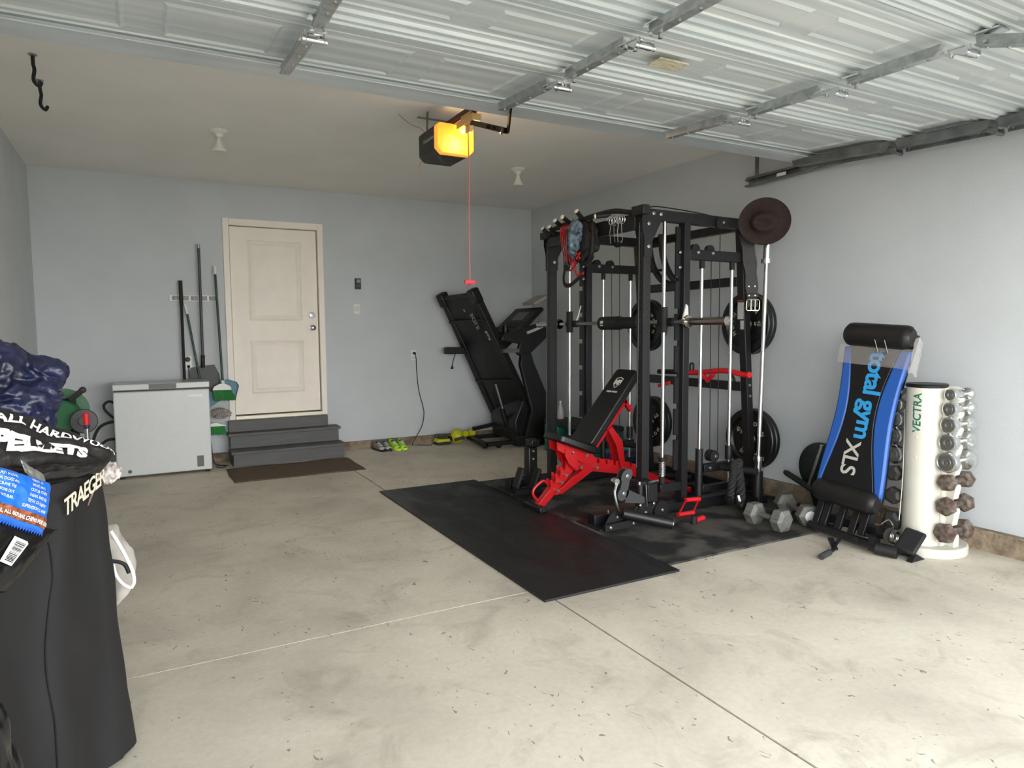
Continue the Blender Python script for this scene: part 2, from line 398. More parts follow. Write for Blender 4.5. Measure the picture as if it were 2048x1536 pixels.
for k in range(4):
    (ya, za), (yb, zb) = JN[k], JN[k+1]
    L = math.hypot(ya-yb, za-zb); d = Vector((0, (yb-ya)/L, (zb-za)/L)); nn = Vector((0, -d.z, d.y))   # nn points down
    if nn.z > 0: nn = -nn
    O = Vector((0, ya, za))
    def P(x, s, q, O=O, d=d, nn=nn): return Vector((x, 0, 0)) + O + d*s + nn*q
    pr = [(0.002,-0.01),(0.002,0.030),(0.018,0.030),(0.022,0.022),(0.046,0.022),(0.050,0.008),(0.072,0.008),(0.076,0.015),(0.094,0.015),(0.098,0.002),(0.125,0.002),(0.130,0.006),(0.142,0.006),(0.147,0.0),
          (L-0.150,0.0),(L-0.145,0.006),(L-0.125,0.006),(L-0.120,0.0),(L-0.100,0.0),(L-0.095,0.013),(L-0.070,0.013),(L-0.065,0.006),(L-0.048,0.006),(L-0.044,0.022),(L-0.022,0.022),(L-0.018,0.030),(L-0.002,0.030),(L-0.002,-0.01)]
    b = MB(); A = [b.bm.verts.new(P(GX0, s, q)) for s, q in pr]; B = [b.bm.verts.new(P(GX1, s, q)) for s, q in pr]
    n = len(pr)
    for i in range(n): b.face([A[i], A[(i+1)%n], B[(i+1)%n], B[i]])
    b.face(A); b.face(list(reversed(B)))
    # pressed panels
    for i in range(4):
        xa, xb = STX[i]+0.06, STX[i+1]-0.06; w = (xb-xa-0.12)/2
        for px in (xa, xa+w+0.12):
            s0, s1 = 0.185, L-0.185; e = 0.014
            for (r0, r1, q0, q1) in ((0, e, 0.0, 0.007), (e, 2*e, 0.007, -0.001)):
                c0 = [P(px+r0, s0+r0, q0), P(px+w-r0, s0+r0, q0), P(px+w-r0, s1-r0, q0), P(px+r0, s1-r0, q0)]
                c1 = [P(px+r1, s0+r1, q1), P(px+w-r1, s0+r1, q1), P(px+w-r1, s1-r1, q1), P(px+r1, s1-r1, q1)]
                va = [b.bm.verts.new(p) for p in c0]; vb = [b.bm.verts.new(p) for p in c1]
                for j in range(4): b.face([va[j], va[(j+1)%4], vb[(j+1)%4], vb[j]])
    obj('door_section', b, DOORB, gd, ang=20)
    # stiles of this section
    for x in STX[1:4]:
        b = MB()
        s0 = 0.15 if k == 0 else 0.03; s1 = L-0.10
        poly = [(s0, 0.030),(s0+0.02,0.066),(s1-0.02,0.066),(s1,0.030)]
        b.prism(poly, lambda a, q, t, P=P: P(t, a, q), x-0.006, x+0.022)
        b.prism([(s0+0.01,0.062),(s0+0.02,0.070),(s1-0.02,0.070),(s1-0.01,0.062)], lambda a, q, t, P=P: P(t, a, q), x-0.012, x+0.028)
        obj('stile', b, GALV, gd)
        b = MB()
        for q in range(4): b.cyl(P(x+0.01, s0+0.05+q*(s1-s0-0.1)/3, 0.070), P(x+0.01, s0+0.05+q*(s1-s0-0.1)/3, 0.075), 0.006, n=8)
        obj_split('stile_screw', b, BOLT, gd)
    b = MB(); x = 3.95
    b.prism([(0.01,0.028),(0.03,0.075),(L-0.03,0.075),(L-0.01,0.028)], lambda a, q, t, P=P: P(t, a, q), x-0.02, x+0.075); b.prism([(0.03,0.05),(0.03,0.09),(L-0.03,0.09),(L-0.03,0.05)], lambda a, q, t, P=P: P(t, a, q), x+0.065, x+0.075)
    obj('end_stile', b, GALVD, gd)
    # hinges at the joint with the next section
    if k < 3:
        for x in STX[1:4] + [3.97]:
            b = MB(); w = 0.032
            for sg in (-1, 1):
                b.prism([(L-0.07,0.070),(L-0.02,0.098),(L+0.005,0.108),(L+0.02,0.098),(L+0.015,0.070)], lambda a, q, t, P=P: P(t, a, q), x+0.008+sg*w, x+0.011+sg*w)
            b.prism([(L-0.10,0.066),(L-0.10,0.071),(L-0.005,0.074),(L-0.005,0.069)], lambda a, q, t, P=P: P(t, a, q), x-0.028, x+0.045)
            b.prism([(L+0.03,0.040),(L+0.03,0.046),(L+0.11,0.046),(L+0.11,0.040)], lambda a, q, t, P=P: P(t, a, q), x-0.028, x+0.045)
            b.cyl(P(x-0.035, L+0.004, 0.095), P(x+0.052, L+0.004, 0.095), 0.011, n=12)
            for q in (-0.08, -0.03, 0.06): b.cyl(P(x-0.012, L+q, 0.072), P(x-0.012, L+q, 0.082), 0.008, n=8); b.cyl(P(x+0.032, L+q, 0.072), P(x+0.032, L+q, 0.082), 0.008, n=8)
            obj('hinge', b, CHROME if x < 3.9 else GALVD, gd)
# angle strut along the inner edge
b = MB(); ya, za = JN[0]
b.prism([(ya+0.004,za-0.018),(ya+0.014,za-0.018),(ya+0.014,za-0.040),(ya-0.140,za-0.040),(ya-0.140,za-0.034),(ya+0.004,za-0.034)], lambda a, q, t: Vector((t, a, q)), GX0, GX1+0.02)
obj('reinforcing_strut', b, mat('galvanized_strut', (206,212,214), 0.4, 0.35, var=0.1, scale=3, stretch=(0.6,4,4)), gd)
# small rusty vent patch glued on one section
b = MB(); p = at(1335, 128, 2, 2.355)
b.box(p.x-0.075, p.x+0.075, p.y-0.045, p.y+0.04, 2.349, 2.355); obj('paper_label', b, mat('aged_label', (214,208,188), 0.8, rgb2=(168,158,122), scale=30, stretch=(1,6,1)), gd)
# right track
tr = thing('door_track', 'dark galvanised steel garage door track running along the right wall', 'door track', (4.12, 2.4, 0.0))
path = [Vector((4.125, 3.80, 2.372)), Vector((4.125, 1.45, 2.405))] + [Vector((4.125, 1.45-0.38*math.sin(a), 2.025+0.38*math.cos(a))) for a in [PI/2*i/8 for i in range(1, 9)]] + [Vector((4.125, 1.07, 0.02))]
b = MB()
prof = [(-0.025,-0.028),(0.025,-0.028),(0.025,0.028),(-0.025,0.028),(-0.025,0.018),(-0.021,0.018),(-0.021,0.024),(0.021,0.024),(0.021,-0.024),(-0.021,-0.024),(-0.021,-0.018),(-0.025,-0.018)]
rings = []
for i, p in enumerate(path):
    t = (path[min(i+1, len(path)-1)] - path[max(i-1, 0)]).normalized(); up = Vector((1,0,0)).cross(t); 
    if i < 2: up = Vector((0,0,1))
    if up.z < -0.01 or up.y > 0.01: up = -up
    rings.append([b.bm.verts.new(p + Vector((a,0,0)) + up*c) for a, c in prof])
b.skin(rings); obj('track_rail', b, GALVD, tr)
b = MB(); b.box(4.15, 4.153, 1.5, 3.83, 2.39, 2.425); b.box(4.152, 4.185, 1.5, 3.83, 2.421, 2.425); obj('angle_stiffener', b, GALVD, tr)
b = MB(); b.box(4.135, 4.139, 3.70, 3.735, 2.38, ZC)
obj('hanger_strap', b, GALVD, tr)
b = MB(); b.box(4.098, 4.1, 3.42, 3.50, 2.362, 2.385); obj('track_sticker', b, WHITEP, tr)
b = MB()
for k in range(3):
    y = JN[k+1][0]; b.cyl((4.03, y, JN[k+1][1]-0.02), (4.12, y, 2.385), 0.006, n=8); b.lathe([(0.008,0),(0.02,0.002),(0.02,0.012),(0.008,0.014)], (4.108, y, 2.385), (1,0,0), 16)
y = 3.18; b.cyl((4.0, y, 2.375), (4.12, y, 2.38), 0.006, n=8); b.lathe([(0.008,0),(0.02,0.002),(0.02,0.012),(0.008,0.014)], (4.108, y, 2.38), (1,0,0), 16)
b.prism([(3.10,2.36),(3.24,2.36),(3.20,2.44),(3.14,2.44)], lambda a, q, t: Vector((t, a, q)), 4.035, 4.04)
obj('top_roller_bracket', b, STEEL, gd)

# ================================================================ opener
OX = 1.80
BULB = None
op = thing('garage_door_opener', 'dark garage door opener with glowing amber lens hanging from the ceiling', 'door opener', (OX, 4.2, 2.38))
AMB = bpy.data.materials.new('amber_lens'); AMB.use_nodes = True; nt = AMB.node_tree; pb = nt.nodes['Principled BSDF']
pb.inputs['Base Color'].default_value = (*lin((236,150,40)), 1); pb.inputs['Roughness'].default_value = 0.35
tc = nt.nodes.new('ShaderNodeTexCoord'); mp = nt.nodes.new('ShaderNodeMapping'); mp.inputs['Location'].default_value = (-0.055*1.0, 0, -0.10); nt.links.new(tc.outputs['Object'], mp.inputs[0])
mp.inputs['Scale'].default_value = (1.0, 0.0, 0.45)
ln = nt.nodes.new('ShaderNodeVectorMath'); ln.operation = 'LENGTH'; nt.links.new(mp.outputs[0], ln.inputs[0])
rp = nt.nodes.new('ShaderNodeValToRGB'); nt.links.new(ln.outputs['Value'], rp.inputs[0])
e = rp.color_ramp.elements; e.new(0.5)
e[0].position = 0.018; e[0].color = (2.6,2.3,1.2,1); e[1].position = 0.045; e[1].color = (0.60,0.42,0.0,1); e[2].position = 0.075; e[2].color = (0.26,0.11,0.012,1)
nt.links.new(rp.outputs[0], pb.inputs['Emission Color']); pb.inputs['Emission Strength'].default_value = 1.0
ox0, ox1, oyf, oyb, oz0, oz1 = 1.672, 1.93, 4.05, 4.34, 2.375, 2.565
b = MB(); c = 0.035
poly = [(ox0,oz0+c),(ox0+c,oz0),(ox1-c,oz0),(ox1,oz0+c),(ox1,oz1-c*0.6),(ox1-c*0.6,oz1),(ox0+c*0.6,oz1),(ox0,oz1-c*0.6)]
b.prism(poly, lambda a, q, t: Vector((a, t, q)), oyf+0.03, oyb); obj('housing', b, mat('opener_housing', (44,42,40), 0.5), op, bev=0.006)
b = MB(); b.prism(poly, lambda a, q, t: Vector((a, t, q)), oyf-0.02, oyf+0.029); obj('lens', b, AMB, op, bev=0.008)
b = MB(); put_text(b, 'Chamberlain', (ox0-0.001, 4.17, 2.485), (0,-1,0), (0,0,1), 0.035); obj('lettering', b, mat('grey_print', (170,168,160), 0.6), op)
b = MB()
for x in (ox0+0.03, ox1-0.03):
    b.bar((x, 4.26, oz1), (x+0.02, 4.30, ZC), 0.025, 0.004, (0,1,0))
b.box(ox0-0.02, ox1+0.02, 4.285, 4.315, 2.655, 2.659)
obj_split('hanging_bracket', b, GALVD, op)
RAILM = mat('opener_rail', (92,60,40), 0.45, 0.6, var=0.2)
b = MB(); b.box(OX-0.02, OX+0.02, 0.8, 4.2, 2.57, 2.60); b.box(OX-0.014, OX+0.014, 0.8, 4.2, 2.56, 2.57); obj('rail', b, RAILM, op)
b = MB(); b.box(OX-0.03, OX+0.03, 3.72, 3.95, 2.505, 2.545); b.box(OX-0.022, OX+0.022, 3.76, 3.90, 2.545, 2.57); b.box(OX-0.012, OX+0.012, 3.80, 3.86, 2.46, 2.505)
obj('trolley', b, mat('trolley_tan', (214,178,120), 0.5), op, bev=0.004)
ARM = mat('door_arm_steel', (38,32,30), 0.4, 0.5)
b = MB(); b.bar((OX-0.02, 3.76, 2.50), (OX-0.045, 3.30, 2.335), 0.006, 0.030, (1,0,0)); b.bar((OX-0.03, 3.36, 2.355), (OX-0.06, 3.29, 2.325), 0.010, 0.034, (1,0,0))
q0 = at(1016,262,1,3.27); q1 = at(1019,235,1,3.20); q2 = at(1022,208,1,3.12); b.bar((OX-0.04,3.32,2.34), q0, 0.010, 0.030, (1,0,0)); b.bar(q0, q1, 0.010, 0.026, (1,0,0)); b.bar(q1, q2, 0.010, 0.024, (1,0,0))
for y, z in ((3.50,2.405),(3.42,2.378)): b.cyl((OX-0.05, y, z), (OX-0.01, y, z), 0.010, n=10)
obj('door_arm', b, ARM, op)
b = MB(); b.tube(smooth_path([(1.70,4.30,2.565),(1.68,4.33,2.60),(1.64,4.36,2.62),(1.60,4.40,2.66),(1.56,4.42,2.70)]), 0.0025, 6); b.tube(smooth_path([(1.70,4.33,2.40),(1.68,4.36,2.36),(1.69,4.36,2.31),(1.72,4.36,2.28)]), 0.002, 6)
obj_split('bell_wire', b, mat('pink_wire', (176,130,120), 0.6), op)
# emergency cord
b = MB(); cx = 1.795; cy_ = 3.83
b.tube([(cx,cy_,2.46),(cx+0.003,cy_,2.2),(cx-0.002,cy_,1.9),(cx,cy_,1.56)], 0.0035, 6)
o = thing('release_cord', 'thin red emergency release cord hanging from the opener trolley', 'cord', (cx, cy_, 1.52))
obj('cord', b, mat('red_cord', (196,110,104), 0.7), o)
b = MB(); b.box(cx-0.035, cx+0.035, cy_-0.007, cy_+0.007, 1.553, 1.577); b.tube([(cx,cy_,1.555),(cx-0.01,cy_,1.54),(cx-0.02,cy_-0.01,1.525)], 0.004, 6); obj('pull_handle', b, mat('red_handle', (206,40,60), 0.5), o, bev=0.005)
bl = bpy.data.lights.new('opener_bulb', 'POINT'); bl.energy = 1.5; bl.color = (1.0, 0.62, 0.28); bl.shadow_soft_size = 0.05
bo = bpy.data.objects.new('opener_bulb', bl); COL.objects.link(bo); bo.location = (1.86, 3.88, 2.47); bl.use_shadow = True
# ceiling lamps
LAMP = mat('lamp_white', (224,222,214), 0.45)
def lamp(x, y, lab):
    t = thing('ceiling_lamp', lab, 'ceiling lamp', (x, y, ZC), 'bare white ceiling lamps')
    b = MB(); b.lathe([(0.062,0),(0.062,-0.012),(0.045,-0.022),(0.030,-0.030),(0.024,-0.05),(0.0,-0.051)], (x,y,ZC)); obj('lampholder', b, LAMP, t)
    b = MB(); b.lathe([(0.014,-0.048),(0.017,-0.07),(0.022,-0.085),(0.040,-0.125),(0.047,-0.140),(0.044,-0.148),(0.0,-0.152)], (x,y,ZC)); obj('bulb', b, LAMP, t)
lamp(0.555, 5.36, 'white bulb in a round ceiling holder left of the door opener')
lamp(3.02, 5.41, 'white bulb in a round ceiling holder right of the door opener, above the treadmill')
# ceiling hooks
def chook(p, s, lab):
    p = Vector(p)
    t = thing('ceiling_hook', lab, 'hook', p, 'black storage hooks on the ceiling')
    pts = [p, p+Vector((0,0,-0.05)), p+Vector((0.005,-0.01,-0.12*s)), p+Vector((0.0,-0.02,-0.20*s)), p+Vector((0.02,-0.01,-0.235*s)), p+Vector((0.03,0.01,-0.20*s))]
    b = MB(); b.tube(smooth_path(pts), 0.009, 8); obj('hook_arm', b, RUBBER, t)
    b = MB(); b.lathe([(0.02,0),(0.02,-0.006),(0.011,-0.01)], p, n=16); obj('screw_flange', b, STEEL, t)
h_ = at(65,108,2,ZC); chook((h_.x,h_.y,ZC), 0.68, 'black rubber-coated ceiling hook nearest the garage door')
h_ = at(79,160,2,ZC); chook((h_.x,h_.y,ZC), 0.70, 'black rubber-coated ceiling hook further back, second from the garage door')
# ================================================================ power rack / smith machine
YN, YF = 3.52, 4.655
FX, SX, MX, R1, R2 = 2.90, 3.07, 3.245, 3.405, 3.69
def rx(z): return 3.92 - 0.15*(z/2.0)          # the rear upright leans forward
rk = thing('power_rack', 'tall black steel power rack with smith bar, chrome guide rods and cable pulleys', 'power rack', (3.3, 4.09, 0.012))
TOPZ = 2.045
def bolt(b, p, ax, r=0.011, h=0.008):
    p = Vector(p); ax = Vector(ax).normalized(); b.lathe([(r,0),(r,h),(r*0.6,h+0.001),(r*0.6,h+0.005),(0,h+0.0055)], p, ax, 10)
for Y, s in ((YN, -1), (YF, -1)):
    near = Y == YN
    # base
    b = MB(); b.box(2.50, 4.02, Y-0.035, Y+0.035, 0.02, 0.085); b.box(2.485, 2.505, Y-0.04, Y+0.04, 0.013, 0.092)
    b.box(2.46, 2.66, Y-0.13, Y+0.13, 0.0125, 0.024) if near else b.box(2.42, 2.62, Y-0.18, Y+0.10, 0.0125, 0.024)
    obj('base_beam', b, BLACK, rk, bev=0.003)
    # front upright with holes
    b = MB(); b.box(FX-0.03, FX+0.03, Y-0.03, Y+0.03, 0.085, TOPZ-0.06)
    b.mi = 1
    for k in range(34):
        z = 0.30+k*0.05
        b.cyl((FX+0.008, Y-0.0302, z), (FX+0.008, Y-0.0312, z), 0.0055, n=8); b.cyl((FX-0.0302, Y, z), (FX-0.0312, Y, z), 0.0075, n=8)
    obj('front_upright', b, [BLACK, BLACKM], rk, bev=0.003)
    # gusset with bolts at the top
    b = MB()
    for off in (-0.040, 0.036):
        b.prism([(FX-0.05,TOPZ-0.005),(FX+0.115,TOPZ-0.005),(FX+0.11,TOPZ-0.075),(FX+0.034,TOPZ-0.21),(FX+0.032,TOPZ-0.31),(FX-0.032,TOPZ-0.31),(FX-0.032,TOPZ-0.19),(FX-0.05,TOPZ-0.11)], lambda a, q, t: Vector((a, t, q)), Y+off, Y+off+0.004)
    obj_split('gusset_plate', b, BLACK, rk)
    b = MB()
    for (x, z) in ((FX-0.028,TOPZ-0.03),(FX+0.040,TOPZ-0.032),(FX+0.10,TOPZ-0.034),(FX+0.0,TOPZ-0.10),(FX+0.0,TOPZ-0.245)): bolt(b, (x, Y-0.040, z), (0,-1,0), 0.012)
    obj_split('bolt', b, BOLT, rk)
    # top beam
    b = MB(); b.bar((FX-0.03, Y, TOPZ-0.035), (3.82, Y, TOPZ-0.045), 0.06, 0.07, (0,1,0)); obj('top_beam', b, BLACK, rk, bev=0.003)
    # middle upright and its notched plate
    b = MB(); b.box(MX-0.027, MX+0.027, Y-0.03, Y+0.03, 0.085, TOPZ-0.07); obj('middle_upright', b, BLACK, rk, bev=0.003)
    b = MB(); pl = [(MX-0.028, 1.95)]; z = 1.93
    pl.append((MX-0.068, 1.95))
    z = 1.62
    while z > 0.35:
        pl += [(MX-0.068, z), (MX-0.068+0.03, z), (MX-0.038, z-0.035), (MX-0.068, z-0.035)]; z -= 0.215
    pl += [(MX-0.068, 0.30), (MX-0.028, 0.30)]
    b.prism(pl, lambda a, q, t: Vector((a, t, q)), Y+0.004, Y+0.018); obj('notched_hook_plate', b, BLACK, rk)
    # rear upright (leaning), feet
    b = MB(); b.bar((rx(0.05), Y, 0.05), (rx(TOPZ-0.03), Y, TOPZ-0.03), 0.06, 0.055, (0,1,0)); obj('rear_upright', b, BLACK, rk, bev=0.003)
    b = MB()
    for z in (1.74, 1.66, 1.52, 1.42, 0.86, 0.78): bolt(b, (rx(z)-0.005, Y-0.031, z), (0,-1,0), 0.010)
    for z in (1.78, 1.68): bolt(b, (MX-0.045, Y-0.005, z), (0,-1,0), 0.010)
    for x in (2.62, 2.97, 3.75): bolt(b, (x, Y, 0.086), (0,0,1), 0.010)
    obj_split('bolt', b, BOLT, rk)
    # pulley cross beam
    b = MB(); b.box(MX+0.03, rx(1.77)-0.02, Y-0.025, Y+0.025, 1.735, 1.803); obj('pulley_beam', b, BLACK, rk, bev=0.003)
    for x in (R1-0.07, R1+0.065):
        b = MB(); b.lathe([(0.008,-0.014),(0.036,-0.014),(0.036,-0.010),(0.030,-0.003),(0.030,0.003),(0.036,0.010),(0.036,0.014),(0.008,0.014)], (x, Y-0.002, 1.806), (0,1,0), 24); obj('pulley', b, BLACKM, rk)
        b = MB(); bolt(b, (x+0.008, Y-0.026, 1.785), (0,-1,0), 0.011); obj('pulley_bolt', b, BOLT, rk)
    b = MB(); b.lathe([(0.008,-0.014),(0.040,-0.014),(0.040,-0.010),(0.033,-0.003),(0.033,0.003),(0.040,0.010),(0.040,0.014),(0.008,0.014)], (3.53, Y-0.03, TOPZ-0.055), (0,1,0), 24); obj('pulley', b, BLACKM, rk)
    b = MB(); bolt(b, (3.55, Y-0.046, TOPZ-0.05), (0,-1,0), 0.011); obj('pulley_bolt', b, BOLT, rk)
    # chrome rods
    b = MB(); b.cyl((SX, Y, 0.24), (SX, Y, TOPZ-0.06), 0.0125); obj('guide_rod', b, CHROME, rk, label='long chrome rod guiding the smith bar')
    for x in (R1, R2):
        b = MB(); b.cyl((x, Y, 0.10), (x, Y, 1.735), 0.0125); obj('guide_rod', b, CHROME, rk)
        b = MB(); b.cyl((x, Y, 1.68), (x, Y, 1.735), 0.018, n=16); obj('rod_socket', b, BLACKM, rk)
    b = MB(); b.cyl((R1, Y, 0.10), (R1, Y, 0.425), 0.026); b.cyl((R1, Y, 0.425), (R1, Y, 0.430), 0.029); obj('rod_sleeve', b, BLACK, rk)
    b = MB(); b.cyl((R2, Y, 0.33), (R2, Y, 0.425), 0.026); b.cyl((R2, Y, 0.425), (R2, Y, 0.430), 0.029); obj('rod_sleeve', b, BLACK, rk)
    # smith rod foot with spring
    b = MB(); b.cyl((SX, Y, 0.225), (SX, Y, 0.27), 0.022); b.cyl((SX, Y, 0.375), (SX, Y, 0.40), 0.024); b.cyl((SX, Y, 0.395), (SX, Y, 0.402), 0.03); obj('spring_stop', b, BLACKM, rk)
    b = MB(); b.tube([(SX+0.021*math.cos(t*0.6), Y+0.021*math.sin(t*0.6), 0.27+0.105*t/84) for t in range(85)], 0.0035, 6); obj('spring', b, CHROME, rk)
    b = MB(); b.box(SX-0.035, MX-0.028, Y-0.028, Y+0.028, 0.165, 0.222); obj('rod_foot_arm', b, BLACK, rk, bev=0.003)
    # weight carriage
    b = MB(); b.box(R1+0.024, R2+0.03, Y-0.03, Y+0.022, 0.262, 0.318); obj('carriage_beam', b, BLACK, rk, bev=0.003)
    b = MB(); b.box(R1+0.024, rx(0.15)-0.02, Y-0.022, Y+0.022, 0.12, 0.165); obj('lower_cross_beam', b, BLACK, rk, bev=0.003)
    b = MB(); b.cyl((R2-0.10, Y-0.03, 0.288), (R2-0.02, Y-0.26, 0.288), 0.024); b.cyl((R2-0.02, Y-0.26, 0.288), (R2-0.015, Y-0.275, 0.288), 0.027); obj('plate_peg', b, BLACKM, rk)
    b = MB(); bolt(b, (R1+0.075, Y-0.031, 0.292), (0,-1,0), 0.011); obj_split('bolt', b, BOLT, rk)
    b = MB(); b.lathe([(0.008,-0.03),(0.042,-0.03),(0.042,0.03),(0.008,0.03)], (R1+0.14, Y+0.02, 0.365), (0,1,0), 24); obj('lower_pulley', b, BLACKM, rk)
    b = MB(); bolt(b, (R1+0.145, Y-0.011, 0.365), (0,-1,0), 0.012); obj('pulley_bolt', b, BOLT, rk)
    # cables
    for (xa, za, xb, zb) in ((R1+0.085, 1.74, R1+0.10, 0.39), (R1+0.165, 1.98, R1+0.175, 0.39)):
        b = MB(); b.cyl((xa, Y, za), (xb, Y, zb), 0.003, n=6); obj('cable', b, BLACKM, rk)
    b = MB(); b.tube(smooth_path([(FX+0.02, Y, TOPZ+0.004),(FX+0.10, Y, TOPZ+0.022),(3.25, Y, TOPZ+0.014),(3.49, Y, TOPZ-0.004),(3.52, Y, TOPZ-0.02)]), 0.004, 6); obj('cable', b, BLACKM, rk)
    b = MB(); b.cyl((FX-0.055, Y-0.02, 1.95), (FX-0.075, Y-0.03, 0.36), 0.0025, n=6); obj('cable', b, mat('steel_cable', (96,96,98), 0.4, 0.5), rk)
    # plate storage pegs on the rear uprights
    for z in (1.315, 0.462):
        b = MB(); b.cyl((rx(z), Y+0.045, z), (4.165, Y+0.045, z), 0.025); obj('plate_peg', b, BLACKM, rk)
    # front swivel pulley assembly
    if near:
        ax, ay = 2.66, Y-0.10
        b = MB(); dog = []
        for i in range(9): a = -0.25*PI + i*(1.5*PI)/8; dog.append((0.046*math.cos(a), 0.052+0.046*math.sin(a)))
        dog = [(0.046*math.cos(a), 0.055+0.046*math.sin(a)) for a in [-0.25*PI+i*1.5*PI/10 for i in range(11)]] + [(0.046*math.cos(a), -0.055+0.046*math.sin(a)) for a in [0.75*PI+i*1.5*PI/10 for i in range(11)]]
        for off in (-0.024, 0.020): b.prism(dog, lambda a, q, t: Vector((ax+a*0.95+q*0.25, t, 0.285+q)), ay+off, ay+off+0.004)
        b.prism([(0.02,-0.03),(0.16,-0.10),(0.16,-0.14),(0.0,-0.115)], lambda a, q, t: Vector((ax+a, t, 0.285+q)), ay-0.024, ay-0.020)
        obj('swivel_bracket', b, mat('grey_powder_coat', (62,62,64), 0.4), rk)
        for q in (0.055, -0.055):
            b = MB(); b.lathe([(0.01,-0.018),(0.04,-0.018),(0.034,0),(0.04,0.018),(0.01,0.018)], (ax+q*0.25, ay, 0.285+q), (0,1,0), 20); obj('pulley', b, BLACKM, rk)
            b = MB(); bolt(b, (ax+q*0.25, ay-0.025, 0.285+q), (0,-1,0), 0.013); obj('pulley_bolt', b, BOLT, rk)
        b = MB(); b.tube(smooth_path([(2.60,ay-0.02,0.30),(2.575,ay-0.03,0.25),(2.58,ay-0.04,0.18),(2.60,ay-0.04,0.13)]), 0.008, 8); b.lathe([(0.02,-0.02),(0.024,0),(0.02,0.02)], (2.60, ay, 0.31), (0,1,0), 14); obj('carabiner', b, CHROME, rk)
        b = MB(); b.cyl((2.80, ay, 0.12), (2.80, ay, 0.27), 0.022); b.box(2.775, 2.90, ay-0.015, ay+0.10, 0.255, 0.285); b.box(2.84, 2.92, ay-0.03, ay-0.01, 0.15, 0.265); obj('swivel_post', b, BLACK, rk, bev=0.003)
        b = MB(); b.cyl((2.77, ay-0.03, 0.275), (2.77, ay-0.03, 0.295), 0.012); b.cyl((2.845, ay-0.035, 0.28), (2.93, ay-0.02, 0.28), 0.011); b.cyl((2.82, ay-0.035, 0.268), (2.83, ay-0.035, 0.125), 0.004); bolt(b, (2.88, ay-0.04, 0.14), (0,-1,0)); bolt(b, (2.77, ay-0.04, 0.14), (0,-1,0)); obj_split('pin', b, CHROME, rk)
        for x in (2.82, 2.96):
            b = MB(); b.lathe([(0.008,-0.02),(0.062,-0.02),(0.064,-0.012),(0.054,0.0),(0.064,0.012),(0.062,0.02),(0.008,0.02)], (x, Y-0.11, 0.082), (0,1,0), 28); obj('floor_pulley', b, PLASTIC, rk)
            b = MB(); bolt(b, (x, Y-0.131, 0.085), (0,-1,0), 0.011); obj('pulley_bolt', b, BOLT, rk)
        # landmine style tube lying to the front
        b = MB(); b.cyl((2.62, 3.36, 0.115), (2.87, 3.19, 0.055), 0.034); obj('landmine_tube', b, BLACK, rk)
        b = MB(); b.lathe([(0.020,0),(0.034,0.001),(0.034,0.003),(0.02,0.004)], (2.87, 3.19, 0.055), (0.8,-0.54,-0.2)); obj('tube_rim', b, STEEL, rk)
        b = MB()
        for p in ((2.52,3.360,0.036),(2.70,3.360,0.040),(2.60,3.395,0.085),(2.76,3.360,0.045)): bolt(b, p, (0,-1,0), 0.010, 0.006)
        obj_split('bolt', b, BOLT, rk)
        b = MB(); b.prism([(2.48,0.016),(2.66,0.016),(2.66,0.05),(2.60,0.14),(2.54,0.10)], lambda a, q, t: Vector((a, t, q)), 3.395, 3.401)
        b.prism([(2.48,0.016),(2.80,0.016),(2.80,0.07),(2.48,0.055)], lambda a, q, t: Vector((a, t, q)), 3.36, 3.366); obj_split('foot_bracket', b, BLACK, rk)
    else:
        b = MB(); b.box(2.60, 2.68, Y-0.14, Y-0.06, 0.06, 0.36); b.box(2.62, 2.70, Y-0.15, Y-0.05, 0.36, 0.42); obj('swivel_post', b, BLACK, rk, bev=0.01)
        b = MB()
        for z in (0.33,0.27,0.16,0.10): bolt(b, (2.64, Y-0.142, z), (0,-1,0), 0.010)
        obj_split('bolt', b, BOLT, rk)
        for x, y in ((2.50, 4.50), (2.60, 4.42)):
            b = MB(); b.obox((x, y, 0.135), (0.03, 0.085, 0.17), Matrix.Rotation(0.35, 3, 'Y')); obj('foot_pad', b, RUBBER, rk, bev=0.012)
        b = MB(); b.box(2.44, 2.68, 4.44, 4.50, 0.02, 0.06); b.cyl((2.50,4.46,0.07),(2.68,4.46,0.07),0.008); obj('foot_rest_bar', b, BLACK, rk)
# front header beam with pull-up grips
b = MB(); b.box(FX-0.03, FX+0.03, YN-0.06, YF+0.06, TOPZ-0.005, TOPZ+0.045)
b.bm.free(); b = MB(); b.box(FX-0.085, FX-0.03, YN-0.09, YN+0.03, TOPZ-0.05, TOPZ+0.01); b.box(FX-0.055, FX-0.03, YF-0.03, YF+0.09, TOPZ-0.06, TOPZ-0.005)
obj_split('header_end_cap', b, BLACK, rk, bev=0.004)
b = MB(); b.box(FX-0.055, FX-0.01, YN+0.03, YF-0.03, TOPZ-0.13, TOPZ-0.03); obj('header_beam', b, BLACK, rk, bev=0.004)
b = MB(); b.tube(smooth_path([(FX-0.05, YF-0.04, 2.00),(FX-0.10, YF-0.20, 2.03),(FX-0.12, YF-0.35, 2.035),(FX-0.12, 4.09, 2.04),(FX-0.12, 3.86, 2.05),(FX-0.10, 3.70, 2.05),(FX-0.05, YN+0.04, 2.02)]), 0.017, 10); obj('pull_up_bar', b, BLACKM, rk)
